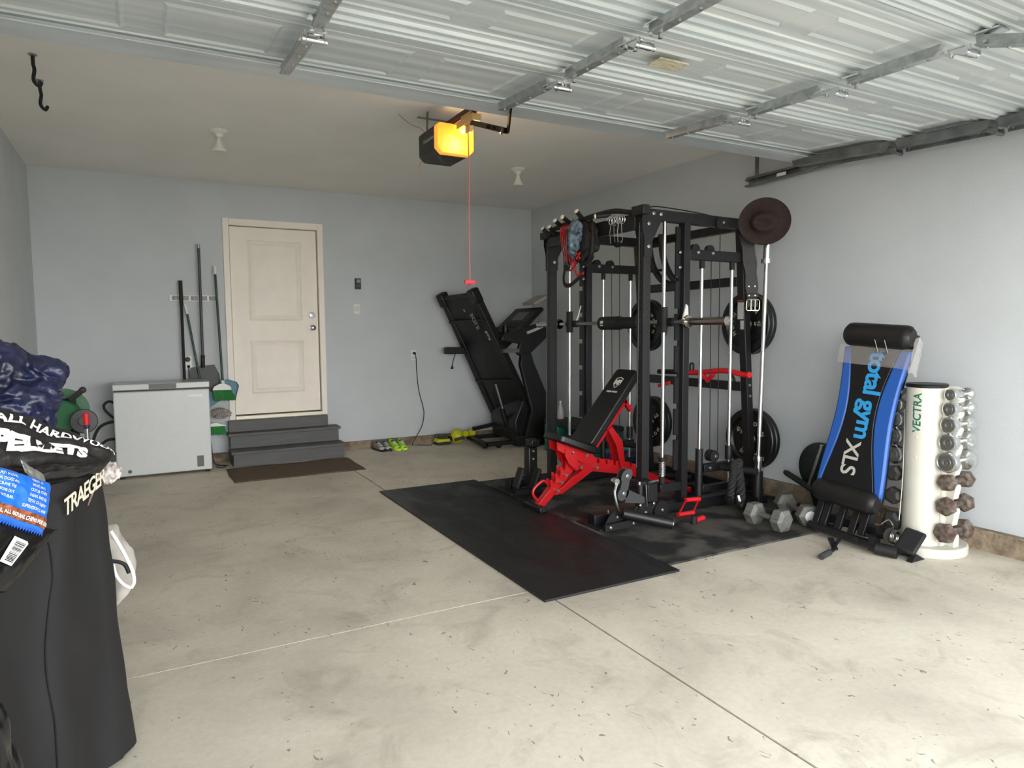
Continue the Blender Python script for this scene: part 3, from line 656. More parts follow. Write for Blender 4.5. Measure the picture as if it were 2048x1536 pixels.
for (p, q) in (((FX-0.12,4.32,2.03),(FX-0.19,4.30,2.065)),((FX-0.12,4.20,2.035),(FX-0.21,4.17,2.07)),((FX-0.12,4.04,2.04),(FX-0.19,4.02,2.09)),((FX-0.11,3.74,2.03),(FX-0.20,3.78,2.02)),((FX-0.08,4.56,2.0),(FX-0.14,4.56,2.045)),((FX-0.08,4.48,2.0),(FX-0.14,4.46,2.045))):
    b = MB(); b.cyl(p, q, 0.016); obj('grip', b, RUBBER, rk)
    b = MB(); d = (Vector(q)-Vector(p)).normalized(); b.lathe([(0.0,0),(0.0165,0.001),(0.0165,0.007),(0.0,0.012)], q, d, 12); obj('grip_cap', b, mat('pearl_cap', (226,216,206), 0.3), rk)
for (z, x) in ((1.605, rx(1.6)), (0.845, rx(0.85))):
    b = MB(); b.box(x-0.03, x+0.03, YN+0.03, YF-0.03, z-0.032, z+0.032); obj('rear_cross_beam', b, BLACK, rk, bev=0.003)
b = MB(); b.box(3.80, 3.86, YN+0.035, YF-0.035, TOPZ-0.075, TOPZ-0.015); obj('rear_cross_beam', b, BLACK, rk, bev=0.003)
b = MB(); b.box(3.97, 4.02, YN+0.04, YF-0.04, 0.02, 0.08); obj('rear_cross_beam', b, BLACK, rk, bev=0.003)
for pts in ([(3.80,4.24,1.62),(3.77,4.34,1.66),(3.75,4.42,1.76),(3.74,4.46,1.88),(3.74,4.48,2.02)], [(3.80,4.10,1.62),(3.77,4.20,1.66),(3.75,4.27,1.76),(3.74,4.31,1.88),(3.74,4.33,2.03)]):
    b = MB(); b.tube(smooth_path(pts), 0.026, 14); obj('curved_arm', b, BLACK, rk)
b = MB(); b.box(3.73, 3.75, 4.30, 4.56, 1.935, 1.96); b.box(3.73, 3.75, 4.30, 4.56, 1.735, 1.755); obj_split('arm_brace', b, BLACK, rk)
# smith bar
b = MB(); b.cyl((SX+0.03, 3.33, 1.315), (SX+0.03, 4.85, 1.315), 0.014); obj('smith_bar', b, STEEL, rk)
for (ya, yb) in ((2.99, 3.33), (4.85, 5.19)):
    b = MB(); b.cyl((SX+0.03, ya, 1.315), (SX+0.03, yb, 1.315), 0.0245, n=28)
    e = yb if ya < 4 else ya; d = -1 if ya < 4 else 1
    b.lathe([(0.012,0),(0.040,0.0),(0.043,0.006),(0.040,0.018),(0.02,0.02)], (SX+0.03, e, 1.315), (0,d,0), 28)
    o_ = ya if ya < 4 else yb; b.lathe([(0.0,-0.004),(0.018,-0.002),(0.022,0.004),(0.0275,0.004),(0.0275,-0.010),(0.0,-0.012)], (SX+0.03, o_, 1.315), (0,d,0), 28)
    obj('bar_sleeve', b, mat('polished_sleeve', (176,170,164), 0.14, 1.0), rk)
for Y in (YN, YF):
    b = MB(); b.cyl((SX, Y, 1.245), (SX, Y, 1.415), 0.026); b.cyl((SX+0.03, Y-0.07, 1.315), (SX+0.03, Y+0.07, 1.315), 0.028); b.box(SX+0.02, SX+0.13, Y-0.012, Y+0.012, 1.305, 1.325); obj('bar_carriage', b, BLACKM, rk)
b = MB(); b.tube([(SX+0.03, 3.80, 1.315), (SX+0.03, 3.805, 1.315), (SX+0.03, 4.02, 1.315)], [0.038,0.043,0.043], 20); obj('bar_pad', b, RUBBER, rk)
b = MB(); b.tube([(SX+0.03, 4.02, 1.315), (SX+0.03, 4.03, 1.315), (SX+0.03, 4.25, 1.315), (SX+0.03, 4.26, 1.315)], [0.045,0.05,0.05,0.042], 20); b.mi = 1
put_text(b, 'MF', (SX-0.021, 4.19, 1.320), (0,-1,0), (0,0,1), 0.03, bold=0.001); put_text(b, 'FITNESS', (SX-0.021, 4.19, 1.298), (0,-1,0), (0,0,1), 0.010)
obj('bar_pad', b, [RUBBER, INK], rk, label='thick black foam bar pad with small white logo')
b = MB(); b.prism([(3.20,1.30),(3.25,1.30),(3.24,1.42),(3.225,1.435),(3.21,1.38),(3.19,1.32)], lambda a, q, t: Vector((a, t, q)), YN-0.048, YN-0.036); obj('hook_liner', b, WHITEP, rk)
b = MB(); b.tube(smooth_path([(3.10,YF-0.03,1.33),(3.12,YF-0.04,1.36),(3.14,YF-0.04,1.42),(3.16,YF-0.03,1.46)]), 0.005, 6); obj('hook_liner', b, WHITEP, rk)
# warning labels on the rear upright
b = MB(); b.mi = 0; z0, z1 = 1.30, 1.42
b.box(rx(1.37)-0.0345, rx(1.37)-0.0335, YN-0.028, YN+0.028, 1.335, 1.455); b.box(rx(1.30)-0.0345, rx(1.30)-0.0335, YN-0.026, YN+0.005, 1.262, 1.325)
b.mi = 1; b.box(rx(1.46)-0.0350, rx(1.46)-0.0340, YN-0.028, YN+0.028, 1.462, 1.470)
obj_split('warning_label', b, [mat('paper_white', (190,190,190), 0.7, rgb2=(150,150,150), scale=60, stretch=(1,1,6)), mat('label_red', (150,50,44), 0.6)], rk)

# ---- weight plates
IRON = mat('painted_iron', (16,16,17), 0.36, bump=0.12, bscale=250)
PLINK = mat('raised_letter_paint', (176,168,150), 0.6)
def plate_proto():
    t = thing('weight_plate', '', 'weight plate', (0,0,0), 'black iron weight plates on the rack pegs', local=True)
    b = MB(); b.lathe([(0.026,-0.010),(0.026,0.014),(0.050,0.014),(0.056,0.006),(0.160,0.004),(0.176,0.020),(0.219,0.020),(0.225,0.014),(0.225,-0.014),(0.219,-0.020),(0.176,-0.020),(0.160,-0.006),(0.056,-0.006),(0.050,-0.014),(0.026,-0.014)], (0,0,0), (-1,0,0), 64)
    obj('iron_disc', b, IRON, t, ang=30)
    b = MB()
    def let(ch, deg, r=0.125, s=0.042, flip=0):
        a = math.radians(deg); rad = Vector((0, -math.sin(a), math.cos(a))); tan = Vector((0, -math.cos(a), -math.sin(a)))
        put_text(b, ch, Vector((-0.0062,0,0)) + rad*r, tan, rad, s, 0.002, bold=0.0006)
    for ch, dg in (('A',20),('N',45),('4',5)): pass
    for ch, dg in (('A',-22),('N',-42),('Y',-78+360),('O',258),('M',238)): pass
    for ch, dg in (('M',52),('A',30)): let(ch, dg)
    for ch, dg in (('N',308),('Y',286),('O',264),('M',242)): let(ch, dg)
    for dg in (96, 180): 
        let('45', dg, 0.122, 0.040); let('LB', dg, 0.152-0.062, 0.026)
    obj('raised_lettering', b, PLINK, t)
    return t
pl0 = plate_proto()
specs = []
for (Y, side) in ((YN+0.045, 'near'), (YF+0.045, 'far')):
    for (z, hgt) in ((1.302, 'upper'), (0.449, 'lower')):
        for k in range(2):
            specs.append((rx(z)+0.068+0.043*k, Y, z, side, hgt, k))
first = True
for (x, y, z, side, hgt, k) in specs:
    o = pl0 if first else copy_tree(pl0); first = False
    o.location = (x, y, z); o.rotation_euler = (random.uniform(-0.3, 0.3) + {('near','upper'):0.0,('near','lower'):2.0,('far','upper'):2.9,('far','lower'):-1.9}[(side,hgt)], 0, 0)
    where = {('near','upper'):'near upper rack peg, behind the belt', ('near','lower'):'near lower rack peg, behind the barbell', ('far','upper'):'far upper rack peg, level with the smith bar', ('far','lower'):'far lower rack peg, behind the bench'}[(side,hgt)]
    o['label'] = ('lettered front' if k == 0 else 'rear, wall-side') + ' black weight plate on the ' + where
# ---- olympic barbell standing in its tube, the hat on it, the belt
bx0, by0, bx1, by1 = 3.835, 3.385, 3.865, 3.36
t = thing('barbell', 'long chrome olympic barbell standing upright in a black tube beside the rack', 'barbell', (bx0, by0, 0.02))
def bp_(z): k = z/2.2; return Vector((bx0+(bx1-bx0)*k, by0+(by1-by0)*k, z))
b = MB(); b.cyl(bp_(0.30), bp_(1.73), 0.014); obj('shaft', b, CHROME, t)
b = MB(); b.cyl(bp_(0.50), bp_(1.10), 0.0150); b.cyl(bp_(1.18), bp_(1.62), 0.0150); obj_split('knurling', b, mat('knurled_steel', (212,212,208), 0.3, 1.0, bump=0.2, bscale=900), t)
for z0, z1 in ((0.04, 0.36), (1.72, 2.19)):
    b = MB(); b.cyl(bp_(z0), bp_(min(z1, 2.10)), 0.0245, n=24); cz = z1 if z0 < 1 else z0
    b.cyl(bp_(cz-0.03), bp_(cz+0.0), 0.037, n=24) if z0 < 1 else b.cyl(bp_(cz), bp_(cz+0.03), 0.037, n=24); obj('sleeve', b, CHROME, t)
t = thing('barbell_holder', 'black upright storage tube holding the barbell beside the rack', 'bar holder', (bx0, by0, 0.013))
b = MB(); b.cyl(bp_(0.02), bp_(0.25), 0.036, n=24); b.box(bx0-0.04, rx(0.1)+0.0, by0-0.03, YN-0.037, 0.02, 0.07); obj('tube', b, BLACK, t)
# hat
HAT = mat('brown_straw', (50,34,30), 0.85, rgb2=(38,26,23), scale=60, bump=0.5, bscale=400)
hc = at(1529, 443, 1, 3.29); toc = (Vector((0,0,H_CAM))-hc).normalized(); hn = Vector((-0.74,-0.64,-0.22)).normalized()
ux = Vector((0,0,1)).cross(hn).normalized(); uy = hn.cross(ux); HM = Matrix((ux, uy, hn)).transposed()
b = MB()
def hatf(u, v):
    a = 2*PI*u
    P = [(0.0,0.070),(0.03,0.070),(0.055,0.072),(0.070,0.066),(0.080,0.050),(0.088,0.02),(0.095,0.004),(0.12,0.0),(0.145,0.002),(0.163,0.008),(0.166,0.006),(0.15,-0.004),(0.10,-0.004)]
    f = v*(len(P)-1); i = min(int(f), len(P)-2); f -= i; r = P[i][0]*(1-f)+P[i+1][0]*f; h = P[i][1]*(1-f)+P[i+1][1]*f
    if r < 0.09: r *= (1-0.16*abs(math.sin(a))**2); h -= 0.022*math.exp(-((r*math.sin(a))/0.020)**2-((r*math.cos(a)+0.02)/0.05)**2)
    else: h += 0.012*math.cos(2*a)*((r-0.09)/0.07)
    return hc + HM @ Vector((r*math.cos(a)*1.02, r*math.sin(a)*0.96, h))
b.grid(hatf, 48, 24, closed_u=True)
o = obj('hat', b, HAT, ang=60, sub=1); tag(o, 'round dark brown wide-brimmed hat hung on the top of the upright barbell', 'hat')
# belt
t = thing('weightlifting_belt', 'dark brown leather lifting belt with double-prong buckle hanging beside the rack', 'belt', (3.79, 3.46, 1.46))
LEA = mat('dark_leather', (20,13,12), 0.55, bump=0.3, bscale=90)
ctr = smooth_path([(3.765,3.46,1.93),(3.78,3.455,1.80),(3.80,3.45,1.66),(3.812,3.447,1.52),(3.818,3.445,1.42)])
b = MB(); wd = Vector((0.83,-0.55,0)).normalized(); nrm = Vector((-0.55,-0.83,0)).normalized(); rr = []
for i, p in enumerate(ctr):
    w = 0.050 - 0.014*i/(len(ctr)-1) + 0.004*math.sin(i*0.9)
    rr.append([b.bm.verts.new(p+wd*a*w+nrm*c*0.005) for a, c in ((-1,-1),(1,-1),(1,1),(-1,1))])
b.skin(rr); obj('strap', b, LEA, t, bev=0.002)
b = MB(); p = Vector((3.814,3.446,1.50))+nrm*0.012; rr = []
b.obox(p, (0.082, 0.010, 0.028), Matrix((wd, nrm, (0,0,1))).transposed()); obj('belt_loop', b, LEA, t, bev=0.003)
b = MB(); p = Vector((3.817,3.445,1.435))+nrm*0.016
fr = [p+wd*a+Vector((0,0,c)) for a, c in ((-0.045,-0.028),(-0.038,-0.04),(0.038,-0.04),(0.045,-0.028),(0.045,0.026),(0.038,0.036),(-0.038,0.036),(-0.045,0.026))]
b.tube(fr, 0.0045, 8, closed=True)
for a in (-0.014, 0.014): b.cyl(p+wd*a+Vector((0,0,-0.036)), p+wd*a+Vector((0,0,0.034)), 0.003, n=8)
obj('buckle', b, mat('brass_chrome', (216,212,184), 0.2, 1.0), t)
b = MB()
for z in (1.565, 1.50):
    for a in (-0.022, 0.02):
        q = Vector((3.81,3.4475,z))+wd*a+nrm*(0.007 if z > 1.52 else 0.018); b.lathe([(0.0,0.004),(0.005,0.003),(0.006,0)], q, nrm, 10)
obj_split('rivet', b, BOLT, t)
# ---- things hung on the pull-up bar
RC = mat('red_band', (176,28,34), 0.6, var=0.3, scale=90)
t = thing('resistance_bands', 'red looped exercise bands hanging from the pull-up grips', 'exercise bands', (2.79, 4.24, 1.98), 'gear hung on the rack header')
hb = MB()
for k in range(7):
    y = 4.31-0.025*k; zt = 2.045; zb = 1.76+0.02*math.sin(k*2.1)
    p = smooth_path([(2.80,y,zb),(2.775,y+0.004,1.90),(2.765,y+0.002,2.0),(2.78,y,2.052),(2.81,y-0.004,2.03),(2.815,y-0.006,1.90),(2.805,y-0.004,zb-0.02)]); hb.tube(p, 0.006, 6)
obj_split('band_loop', hb, RC, t)
hb = MB(); hb.tube(smooth_path([(2.80,4.27,1.76),(2.79,4.25,1.71),(2.79,4.22,1.70),(2.78,4.16,1.72),(2.77,4.12,1.77),(2.775,4.09,1.80)]), 0.012, 8, ry=0.004); hb.tube(smooth_path([(2.79,4.16,1.70),(2.79,4.13,1.66),(2.79,4.10,1.66),(2.79,4.05,1.67)]), 0.010, 8, ry=0.004); obj_split('trailing_band', hb, RC, t)
hb = MB(); hb.tube(smooth_path([(2.79,4.27,1.75),(2.79,4.30,1.70),(2.79,4.31,1.64),(2.79,4.29,1.60),(2.79,4.22,1.595),(2.79,4.13,1.63),(2.79,4.06,1.66)]), 0.016, 8, ry=0.004); hb.box(2.775, 2.80, 4.24, 4.29, 1.70, 1.77); obj('black_strap', hb, BLACKM, t)
hb = MB()
for y in (4.285, 4.235, 4.265): hb.tube([(2.77,y,1.99),(2.765,y,1.86),(2.77,y,1.76),(2.785,y,1.73)], 0.003, 6)
obj_split('clip_strap', hb, STEEL, t)
def wrinkle(sc, am, seed=0): return lambda d: 1 + am*fbm(d+Vector((seed,0,0)), sc, 4)
hb = MB(); CAMO = mat('blue_patterned_cloth', (118,142,160), 0.8, rgb2=(34,46,58), scale=26)
hb.ell((2.76,4.10,1.93), (0.06,0.075,0.12), None, 4, wrinkle(2.2, 0.35, 3)); hb.ell((2.76,4.12,1.85), (0.05,0.045,0.07), None, 3, wrinkle(3, 0.3, 5))
o = obj('cloth_cap', hb, CAMO, ang=60); tag(o, 'grey-blue patterned cloth wrap hanging between the red bands and the black pouch', 'cloth', 'gear hung on the rack header')
t = thing('black_pouch', 'black strap bundle with a small red mark hanging on the rack header', 'bag', (2.80, 4.0, 1.75), 'gear hung on the rack header')
hb = MB(); hb.ell((2.81,4.02,1.90), (0.05,0.085,0.14), None, 4, wrinkle(1.8, 0.35, 9)); hb.ell((2.80,4.06,1.80), (0.045,0.085,0.07), None, 4, wrinkle(2.0, 0.3, 1)); obj('pouch', hb, mat('black_nylon', (16,16,18), 0.7), t, ang=60)
hb = MB(); hb.tube(smooth_path([(2.79,3.93,2.0),(2.78,3.915,1.90),(2.78,3.93,1.80),(2.78,3.99,1.745),(2.78,4.07,1.745)]), 0.016, 8, ry=0.005); obj('strap', hb, BLACKM, t)
hb = MB(); 
for d in (-1, 1): hb.bar((2.745,4.075,1.79-0.02*d), (2.745,4.03,1.79+0.02*d), 0.006, 0.012)
obj('red_mark', hb, REDP, t)
# spring clips on the header
for y, lab in ((3.655, 'chrome spring clip hanging furthest left on the rack header grip'), (3.575, 'chrome spring clip hanging beside the corner of the rack header')):
    b = MB(); x = 2.74
    b.tube([(x+0.02*math.sin(t*0.5), y+0.022*math.cos(t*0.5), 1.965+0.0) if False else (x-0.02+0.0012*t, y+0.026*math.cos(t*0.42), 1.975+0.026*math.sin(t*0.42)) for t in range(46)], 0.0035, 6)
    b.tube([(x,y+0.01,1.95),(x,y+0.02,1.90),(x,y+0.012,1.83)], 0.003, 6); b.tube([(x+0.01,y-0.01,1.95),(x+0.01,y-0.012,1.90),(x+0.01,y-0.022,1.835),(x+0.01,y-0.03,1.84)], 0.003, 6)
    o = obj('spring_clip', b, CHROME); tag(o, lab, 'clip', 'gear hung on the rack header')
# red padded bar rest on the rear cross beam
t = thing('press_bar', 'red padded multi-grip bar resting on the rear cross beam of the rack', 'exercise bar', (3.80, 3.9, 0.88))
b = MB(); b.tube(smooth_path([(3.79,4.14,0.925),(3.79,3.95,0.93),(3.79,3.72,0.955),(3.79,3.62,0.955),(3.79,3.50,0.94),(3.79,3.43,0.94)]), 0.020, 12); obj('padded_bar', b, REDP, t)
b = MB(); b.tube([(3.79,3.90,0.925),(3.79,3.84,0.875),(3.79,3.78,0.925)], 0.018, 10); obj('padded_bar', b, REDP, t)
b = MB(); b.cyl((3.79,4.40,0.915), (3.79,4.14,0.925), 0.020); obj('end_tube', b, BLACKM, t)
b = MB(); b.cyl((3.78,3.432,0.94),(3.78,3.424,0.94), 0.022); obj('end_cap', b, REDP, t)
b = MB(); b.tube(smooth_path([(3.79,4.03,0.94),(3.79,4.03,0.99),(3.79,4.01,1.00),(3.79,3.995,0.99),(3.79,3.995,0.94)]), 0.007, 8); obj('hook', b, BLACKM, t)
b = MB(); b.tube(smooth_path([(3.79,3.64,0.95),(3.79,3.59,0.92),(3.79,3.57,0.882)]), 0.010, 8); obj('curved_brace', b, BLACKM, t)
b = MB(); b.bar((3.75,4.35,0.80),(3.75,4.22,0.835), 0.02, 0.026); o = obj('push_up_handle', b, REDP); 
tag(o, 'short red foam handle hanging under the rear cross beam of the rack', 'handle')
o.location.x += 0.0
# tricep rope hung on the near peg
t = thing('tricep_rope', 'thick black twisted rope attachment hanging over the lower peg of the rack', 'rope', (3.60, 3.33, 0.1))
def rope(pts, r=0.014):
    P = smooth_path(pts, 10); b = MB()
    for ph in (0, 2*PI/3, 4*PI/3):
        q = []
        for i, p in enumerate(P):
            tn = (P[min(i+1,len(P)-1)]-P[max(i-1,0)]).normalized(); a = Vector((0.83,-0.55,0)); a = (a-tn*a.dot(tn)).normalized(); c = tn.cross(a); w = i*0.62+ph
            q.append(p+a*math.cos(w)*r*0.70+c*math.sin(w)*r*0.70)
        b.tube(q, r*0.68, 7)
    return b
ROPE = mat('black_rope', (30,29,28), 0.75, bump=0.3, bscale=200)
obj('rope_strand', rope([(3.585,3.30,0.05),(3.60,3.32,0.16),(3.60,3.34,0.27),(3.615,3.36,0.335),(3.63,3.375,0.31),(3.63,3.40,0.22),(3.62,3.42,0.15)], 0.026), ROPE, t)
obj('rope_strand', rope([(3.50,3.32,0.10),(3.525,3.33,0.18),(3.55,3.34,0.27),(3.565,3.35,0.335),(3.585,3.36,0.30),(3.585,3.38,0.2),(3.60,3.40,0.10)], 0.020), ROPE, t)
b = MB(); b.lathe([(0.0,0.035),(0.026,0.03),(0.030,0.0),(0.022,-0.03),(0.0,-0.036)], (3.495,3.32,0.095), (-0.5,0,1), 20); obj('rope_end_knob', b, PLASTIC, t)
b = MB(); b.lathe([(0.0,0.04),(0.028,0.034),(0.032,0.0),(0.022,-0.02),(0.0,-0.026)], (3.615,3.27,0.052), (-0.5,0.2,1), 20); obj('rope_end_knob', b, PLASTIC, t)
b = MB(); b.cyl((3.565,3.31,0.125),(3.57,3.30,0.085), 0.019); obj('rope_ferrule', b, CHROME, t)
# red V / D handles on the mat
t = thing('row_handle', 'red double-grip cable row handle leaning on the base beam of the rack', 'handle', (3.2, 3.40, 0.013))
A_ = at(1372,1000,1,3.44); B_ = at(1398,998,1,3.44); C_ = at(1357,1030,1,3.37); D_ = at(1386,1025,1,3.37)
for p, q in ((A_, B_), (C_, D_)):
    b = MB(); b.cyl(p, q, 0.0145); b.cyl(p-(q-p)*0.03, p, 0.016); b.cyl(q, q+(q-p)*0.03, 0.016); obj('grip', b, REDP, t)
b = MB(); 
for p, q in ((A_, C_), (B_, D_)): b.cyl(p, q, 0.006)
obj_split('side_bar', b, RED, t)
t = thing('cable_bar', 'short black bar with a red grip lying on the rubber mat under the rack', 'handle', (3.1, 3.26, 0.013))
b = MB(); b.cyl((2.90,3.185,0.045),(2.96,3.21,0.052), 0.010); b.cyl((2.96,3.21,0.052),(3.06,3.225,0.045),0.010); obj('shaft', b, BLACK, t)
b = MB(); b.cyl((3.083,3.225,0.015),(3.083,3.225,0.068), 0.020, n=16); obj('eyelet', b, BLACKM, t)
b = MB(); b.cyl((3.105,3.228,0.035),(3.19,3.25,0.035), 0.015); obj('grip', b, REDP, t)
# ================================================================ adjustable bench
BY = 4.06
bn = thing('weight_bench', 'adjustable weight bench with red steel frame and black padded seat, backrest raised', 'weight bench', (3.0, BY, 0.012))
LOGO = INK
def pad(c0, c1, w0, w1, th, name, up_side, logo=False, lab=None):
    c0 = Vector(c0); c1 = Vector(c1); d = (c1-c0).normalized(); sd = Vector((0,1,0)); n = sd.cross(d)
    if n.dot(Vector(up_side)) < 0: n = -n
    b = MB(); poly = []
    Lg = (c1-c0).length
    def P(a, y, t): return c0 + d*a + sd*y + n*t
    outl = []
    k = 6; r = 0.035
    for (cx_, w, s0) in ((r, w0, 0),):
        pass
    outl = [(r, -w0/2), ]
    pts = []
    def corner(ax, ay, a0, a1):
        for i in range(k+1):
            a = a0+(a1-a0)*i/k; pts.append((ax+r*math.cos(a), ay+r*math.sin(a)))
    corner(r, -w0/2+r, PI, 1.5*PI); corner(Lg-r, -w1/2+r, -0.5*PI, 0); corner(Lg-r, w1/2-r, 0, 0.5*PI); corner(r, w0/2-r, 0.5*PI, PI)
    b.prism(pts, P, 0, th); o = obj(name, b, VINYL, bn, bev=0.012, seg=3, label=lab)
    if logo:
        b = MB(); q = P(Lg-0.13, 0, th+0.0015); s = 0.085
        sh = [(-0.5,0.45),(0,0.6),(0.5,0.45),(0.5,-0.15),(0,-0.62),(-0.5,-0.15)]
        tr_ = -sd
        inn = [(x*0.86, y*0.86) for x, y in sh]
        vo = [b.bm.verts.new(q + tr_*x*s + d*y*s) for x, y in sh]; vi = [b.bm.verts.new(q + tr_*x*s + d*y*s) for x, y in inn]
        for i in range(6): b.face([vo[i], vo[(i+1)%6], vi[(i+1)%6], vi[i]])
        put_text(b, 'MF', q - d*0.0, tr_, d, 0.055, 0.0003, bold=0.004)
        put_text(b, 'MAJOR FITNESS', P(Lg-0.215, 0, th+0.0015), tr_, d, 0.018, 0.0003, bold=0.0008)
        obj('printed_logo', b, LOGO, bn)
    return o
pad((2.80,BY,0.415), (3.235,BY,0.935), 0.27, 0.24, 0.06, 'backrest', (-1,0,1), True)
pad((2.515,BY,0.495), (2.82,BY,0.375), 0.25, 0.30, 0.055, 'seat', (0,0,1))
def fr(poly, w, name, x=0, yo=0):
    b = MB(); b.prism(poly, lambda a, q, t: Vector((a, t, q)), BY+yo-w/2, BY+yo+w/2); return obj(name, b, RED, bn, bev=0.003)
fr([(2.375,0.022),(2.44,0.022),(2.56,0.125),(2.69,0.255),(2.665,0.29),(2.635,0.285),(2.49,0.14)], 0.055, 'front_leg')
fr([(2.56,0.125),(2.69,0.21),(2.80,0.265),(3.0,0.275),(3.0,0.262),(2.86,0.235),(2.74,0.17),(2.60,0.10),(2.54,0.095)], 0.05, 'lower_brace')
# ladder rail with notches
rail = [(2.66,0.29),(2.68,0.335),(2.72,0.345),(2.80,0.325)]
x = 2.86
for k in range(5):
    z = 0.335-0.20*(x-2.86)
    rail += [(x, z), (x+0.035, z-0.005), (x+0.043, z-0.04), (x+0.055, z-0.045), (x+0.058, z-0.01)]; x += 0.075
rail += [(x+0.02, 0.235), (3.42,0.16),(3.60,0.085),(3.60,0.04),(3.40,0.095),(3.20,0.19),(2.78,0.275),(2.70,0.255)]
b = MB()
for off in (-0.030, 0.024): b.prism(rail, lambda a, q, t: Vector((a, t, q)), BY+off, BY+off+0.006)
obj_split('ladder_rail', b, RED, bn)
b = MB(); b.bar((2.76,BY,0.275),(3.22,BY,0.185),0.045,0.04,(0,1,0)); b.bar((3.20,BY,0.188),(3.56,BY,0.065),0.045,0.04,(0,1,0)); obj('main_beam', b, RED, bn, bev=0.004)
# front notches
pts = []
lad = [(2.50,0.14)]
for k in range(4):
    a = k*0.042; lad += [(2.50+a, 0.16+a), (2.495+a, 0.215+a), (2.51+a, 0.21+a), (2.528+a, 0.178+a)]
lad += [(2.66,0.30),(2.64,0.28)]
b = MB()
for off in (-0.028, 0.022): b.prism(lad, lambda a, q, t: Vector((a, t, q)), BY+off, BY+off+0.006)
obj_split('seat_ladder', b, RED, bn)
b = MB()
for off in (-0.055, 0.045): b.prism([(2.535,0.485),(2.84,0.365),(2.87,0.335),(2.80,0.300),(2.76,0.31),(2.54,0.425)], lambda a, q, t: Vector((a, t, q)), BY+off, BY+off+0.01)
obj_split('seat_bracket', b, RED, bn)
b = MB()
for off in (-0.062, 0.052): b.prism([(2.60,0.43),(2.65,0.41),(2.70,0.35),(2.72,0.275),(2.70,0.262),(2.63,0.32),(2.60,0.38)], lambda a, q, t: Vector((a, t, q)), BY+off, BY+off+0.01)
obj_split('seat_strut', b, RED, bn)
b = MB()
for off in (-0.05, 0.04): b.prism([(2.98,0.535),(3.02,0.555),(3.115,0.44),(3.135,0.30),(3.16,0.20),(3.12,0.19),(3.085,0.30),(3.06,0.41)], lambda a, q, t: Vector((a, t, q)), BY+off, BY+off+0.01)
obj_split('backrest_strut', b, RED, bn)
b = MB(); b.bar((2.83,BY,0.345),(3.16,BY,0.74),0.07,0.025,(0,1,0)); b.bar((3.15,BY-0.02,0.74),(3.21,BY-0.02,0.66),0.03,0.03,(0,1,0)); obj_split('backrest_support', b, RED, bn)
b = MB(); b.tube(smooth_path([(2.41,BY-0.0,0.07),(2.375,BY,0.11),(2.375,BY,0.15),(2.42,BY,0.19),(2.46,BY,0.205),(2.50,BY,0.175)]), 0.010, 8); obj('carry_handle', b, RED, bn)
b = MB(); b.bar((2.385,BY-0.12,0.030),(2.385,BY+0.12,0.030),0.06,0.035,(1,0,0)); obj('front_foot', b, BLACK, bn, bev=0.006)
b = MB(); b.bar((3.60,BY-0.24,0.05),(3.60,BY+0.24,0.05),0.05,0.04,(1,0,0)); obj('rear_foot', b, RED, bn, bev=0.006)
for sgn in (-1, 1):
    b = MB(); b.lathe([(0.01,-0.014),(0.036,-0.012),(0.038,0),(0.036,0.012),(0.01,0.014)], (3.645,BY+0.2*sgn,0.052), (0,1,0), 20); obj('wheel', b, PLASTIC, bn)
b = MB()
for (x, z) in ((2.545,0.135),(2.575,0.19),(2.61,0.24),(2.74,0.285),(2.88,0.265),(2.79,0.365),(2.665,0.395)):
    b.cyl((x, BY-0.062, z), (x, BY+0.062, z), 0.011, n=12)
obj_split('bolt', b, BOLT, bn)

# ================================================================ treadmill
tm = thing('treadmill', 'black folding treadmill folded up against the back wall in the corner', 'treadmill', (3.6, 6.75, 0))
TB = mat('treadmill_black', (11,11,12), 0.5)
N0, N1, F0, F1 = Vector((3.05,6.40,1.68)), Vector((3.80,6.42,0.26)), Vector((2.93,7.05,1.66)), Vector((3.62,7.06,0.22))
dN = (N1-N0).normalized(); wv = (F0-N0).normalized(); nn = wv.cross(dN).normalized()
if nn.x > 0: nn = -nn
def Dk(u, v, h): return (N0*(1-u)+N1*u)*(1-v) + (F0*(1-u)+F1*u)*v + nn*h
b = MB(); b.hull([Dk(0.03,0.1,-0.03),Dk(1,0.1,-0.03),Dk(1,0.9,-0.03),Dk(0.03,0.9,-0.03),Dk(0.03,0.1,0.015),Dk(1,0.1,0.015),Dk(1,0.9,0.015),Dk(0.03,0.9,0.015)], MB.Q); obj('running_deck', b, TB, tm)
for v0, v1 in ((0.0,0.12),(0.88,1.0)):
    b = MB(); b.hull([Dk(0,v0,-0.05),Dk(1.05,v0,-0.05),Dk(1.05,v1,-0.05),Dk(0,v1,-0.05),Dk(0,v0,0.03),Dk(1.05,v0,0.03),Dk(1.05,v1,0.03),Dk(0,v1,0.03)], MB.Q); obj('side_rail', b, TB, tm, bev=0.01)
    b = MB(); b.hull([Dk(-0.01,v0-0.01,-0.06),Dk(0.09,v0-0.01,-0.06),Dk(0.09,v1+0.03,-0.06),Dk(-0.01,v1+0.03,-0.06),Dk(-0.01,v0-0.01,0.05),Dk(0.09,v0-0.01,0.05),Dk(0.09,v1+0.03,0.05),Dk(-0.01,v1+0.03,0.05)], MB.Q); obj('rail_end_cap', b, PLASTIC, tm, bev=0.02)
b = MB(); b.cyl(Dk(0.03,0.1,0.0), Dk(0.03,0.9,0.0), 0.03); obj('rear_roller', b, PLASTIC, tm)
for u in (0.20, 0.66):
    b = MB(); b.bar(Dk(u,0.02,0.02), Dk(u,0.98,0.02), 0.03, 0.05, dN); obj('deck_cross_tube', b, TB, tm, bev=0.004)
b = MB(); b.mi = 0
